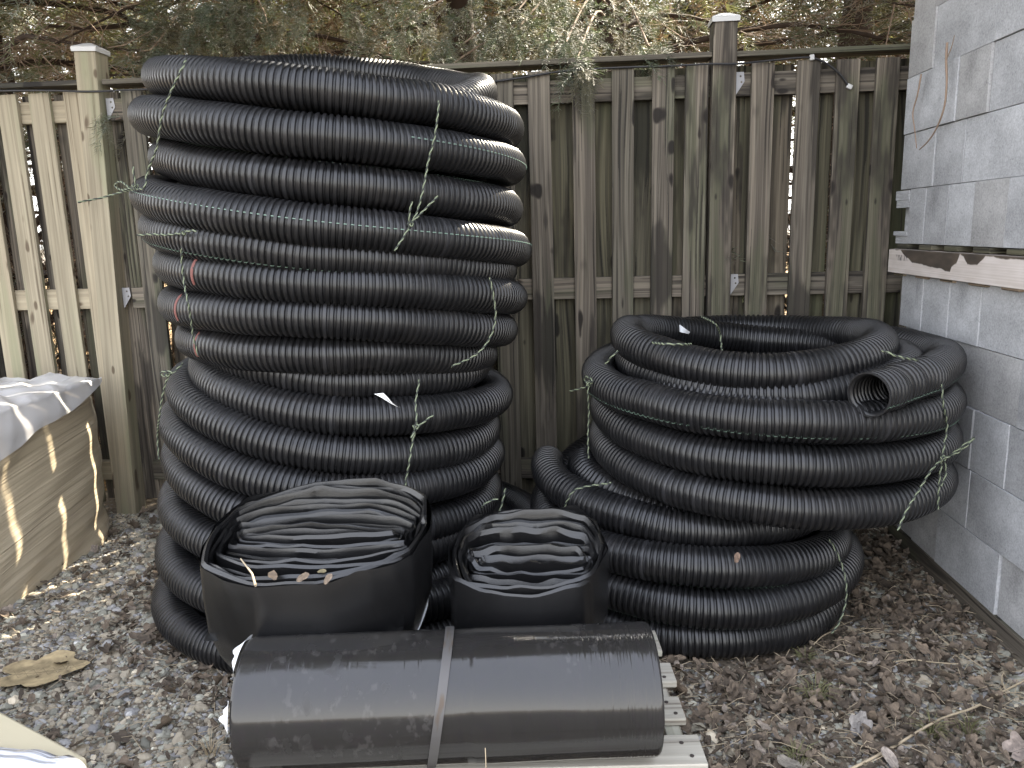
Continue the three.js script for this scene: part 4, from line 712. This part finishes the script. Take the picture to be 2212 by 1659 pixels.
    for (const [px, py, dz, n, rad, drop] of extra) {
      const o = atDepth(px, py, dz).sub(t.position), from = V(0, o.y + 0.5, 0), pl = [from, from.clone().lerp(o, 0.5).add(V(0, 0.12, 0)), o.clone().add(V(0, 0.03, -0.1)), o];
      limbs2.push(tube(curve(pl, 12), 0.008, 0.002, 5, false));
      for (let i = 0; i < n; i++) { const p = o.clone().add(V(rr(-1, 1) * rad, rr(-drop, 0.5 * rad), rr(-0.25, 0.05))), g = i % 3, sc = rr(0.4, 0.75), dir = V(rr(-0.8, 0.8), rr(-0.9, 0.1), rr(0.2, 1)).normalize(); M.lookAt(V(), dir.clone().negate(), V(rr(-0.3, 0.3), 1, 0.3)); Q.setFromRotationMatrix(M); S.set(sc, sc, sc); mats[g].push(new THREE.Matrix4().compose(p, Q, S)); const l = rr(0.5, 1.1); cols[g].push(new THREE.Color().setRGB(tone[0] * l * (rnd() < 0.45 ? 1.4 : 1), tone[1] * l * 1.1, tone[2] * l)); }
    }
    if (limbs2.length) part('drooping_twigs', mergeGeometries(limbs2), twigBrown, t).userData.kind = 'stuff';
    if (twigs.length) part('twigs', mergeGeometries(twigs), twigBrown, t).userData.kind = 'stuff';
    mats.forEach((l, g) => { if (!l.length) return; const im = new THREE.InstancedMesh(sprays[g], foliage, l.length); im.name = 'foliage'; im.userData.kind = 'stuff'; im.castShadow = im.receiveShadow = true; l.forEach((m, i) => { im.setMatrixAt(i, m); im.setColorAt(i, cols[g][i]); }); t.add(im); });
    return t;
  }
  const G = [0.14, 0.145, 0.06], Bg = [0.13, 0.15, 0.085], Dk = [0.095, 0.10, 0.045];
  tree('bare brown tangled evergreen at the far left beyond the fence', -3.5, -4.9, 8.8, 1.9, 66, 6500, 2600, G, 0.55, 2.3);
  tree('blue-green juniper hanging foliage behind the left post', -1.9, -4.7, 9.2, 1.8, 68, 9000, 1500, Bg, 0.12, 0.9, 0.9, [[345, 60, -3.75, 60, 0.16, 0.1], [470, 40, -3.75, 50, 0.16, 0.1], [250, 258, -3.28, 10, 0.05, 0.03], [305, 110, -3.6, 26, 0.07, 0.1], [560, 50, -3.75, 90, 0.25, 0.06], [400, 20, -3.8, 80, 0.22, 0.06]]);
  tree('brown-twigged evergreen rising behind the tall coil stack', -0.75, -5.3, 9.4, 2.0, 70, 8500, 2200, G, 0.3, 1.5);
  tree('grey-green juniper drooping over the middle of the fence', 0.25, -4.8, 9.0, 1.75, 68, 9000, 1600, Bg, 0.12, 0.8, 0.9, [[1225, 92, -3.36, 60, 0.11, 0.05], [1250, 128, -3.22, 22, 0.045, 0.08], [1000, 95, -3.6, 60, 0.16, 0.08], [1405, 100, -3.35, 26, 0.06, 0.03], [1120, 60, -3.6, 40, 0.14, 0.06], [960, 150, -3.42, 26, 0.08, 0.03], [860, 50, -3.7, 110, 0.26, 0.08], [1330, 40, -3.7, 110, 0.28, 0.1], [1120, 20, -3.75, 90, 0.25, 0.06]]);
  tree('thin dark evergreen with sky showing through, behind the right post', 1.75, -5.2, 9.4, 1.9, 66, 7500, 2600, Dk, 0.5, 1.5);
  tree('dark evergreen behind the concrete blocks at the right', 3.3, -5.3, 9.0, 2.0, 60, 7000, 900, Dk, 0.3, 1.6);
  tree('tall back-row evergreen standing far left in shade', -5.6, -8.6, 4.4, 2.6, 50, 3000, 500, G, 0.3, 0.6);
  tree('tall back-row evergreen behind the bare left tree', -3.0, -9.0, 4.4, 2.6, 50, 3000, 500, G, 0.3, 0.6);
  tree('tall back-row evergreen behind the tall coil stack', -0.6, -9.2, 4.4, 2.6, 50, 3000, 500, Dk, 0.2, 0.5);
  tree('tall back-row evergreen glimpsed right of centre', 2.0, -9.4, 4.4, 2.4, 46, 2400, 500, Dk, 0.2, 0.7);
  tree('tall back-row evergreen glimpsed near the block stack', 4.6, -9.0, 4.4, 2.5, 46, 2600, 500, Dk, 0.2, 0.7);
}
{ // brown tangle of bare stems and dead leaves close behind the fence
  reseed(88);
  const gaps = [V(-1.95, 0.4, -2.7)], stems = [];
  for (let i = 0; i < 1500; i++) {
    const x = rr(-4.6, 2.9), z = rr(-4.9, -3.62), h = rr(0.5, 1.75) * (x > 0.4 ? 0.8 : 1), b = V(x, 0, z), e = V(x + rr(-0.35, 0.35), h, Math.min(-3.55, z + rr(-0.3, 0.3))), m = b.clone().lerp(e, 0.5).add(V(rr(-0.12, 0.12), 0, rr(-0.1, 0)));
    if (gaps.some((o) => { const d = m.clone().sub(o), t = d.dot(SUN); return d.addScaledVector(SUN, -t).length() < 0.45; })) continue;
    stems.push(tube([b, m, e], rr(0.002, 0.006), 0.001, 3, false));
    for (let k = 0; k < 3; k++) { const p = m.clone().lerp(e, rr(-0.6, 0.9)); stems.push(tube([p, p.clone().add(V(rr(-0.2, 0.2), rr(-0.1, 0.25), rr(-0.15, 0.05)))], 0.0022, 0.001, 3, false)); }
  }
  const u = part('undergrowth', mergeGeometries(stems), std({ color: lin(0.15, 0.105, 0.075), roughness: 0.9 }), scene); u.userData = { kind: 'stuff', label: 'brown tangle of bare stems close behind the fence' };
  const im = new THREE.InstancedMesh(leafGeo(1, 1.0, 4), leafMat, 2600), M = new THREE.Matrix4(), Q = new THREE.Quaternion(); im.name = 'dead_leaves'; im.userData = { kind: 'stuff', label: 'dead brown leaves caught in the stems behind the fence' }; im.castShadow = im.receiveShadow = true;
  for (let i = 0; i < 2600; i++) { const p = V(rr(-4.6, 2.9), rr(0.02, 1.5) * rr(0.3, 1), rr(-5, -3.7)), s = rr(0.03, 0.075); Q.setFromEuler(new THREE.Euler(rr(0, 6), rr(0, 6), rr(0, 6))); im.setMatrixAt(i, M.compose(p, Q, V(s, s, s))); const l = rr(0.5, 1.4); im.setColorAt(i, new THREE.Color().setRGB(0.22 * l, 0.15 * l, 0.085 * l)); }
  scene.add(im);
}
renderer.render(scene, camera);
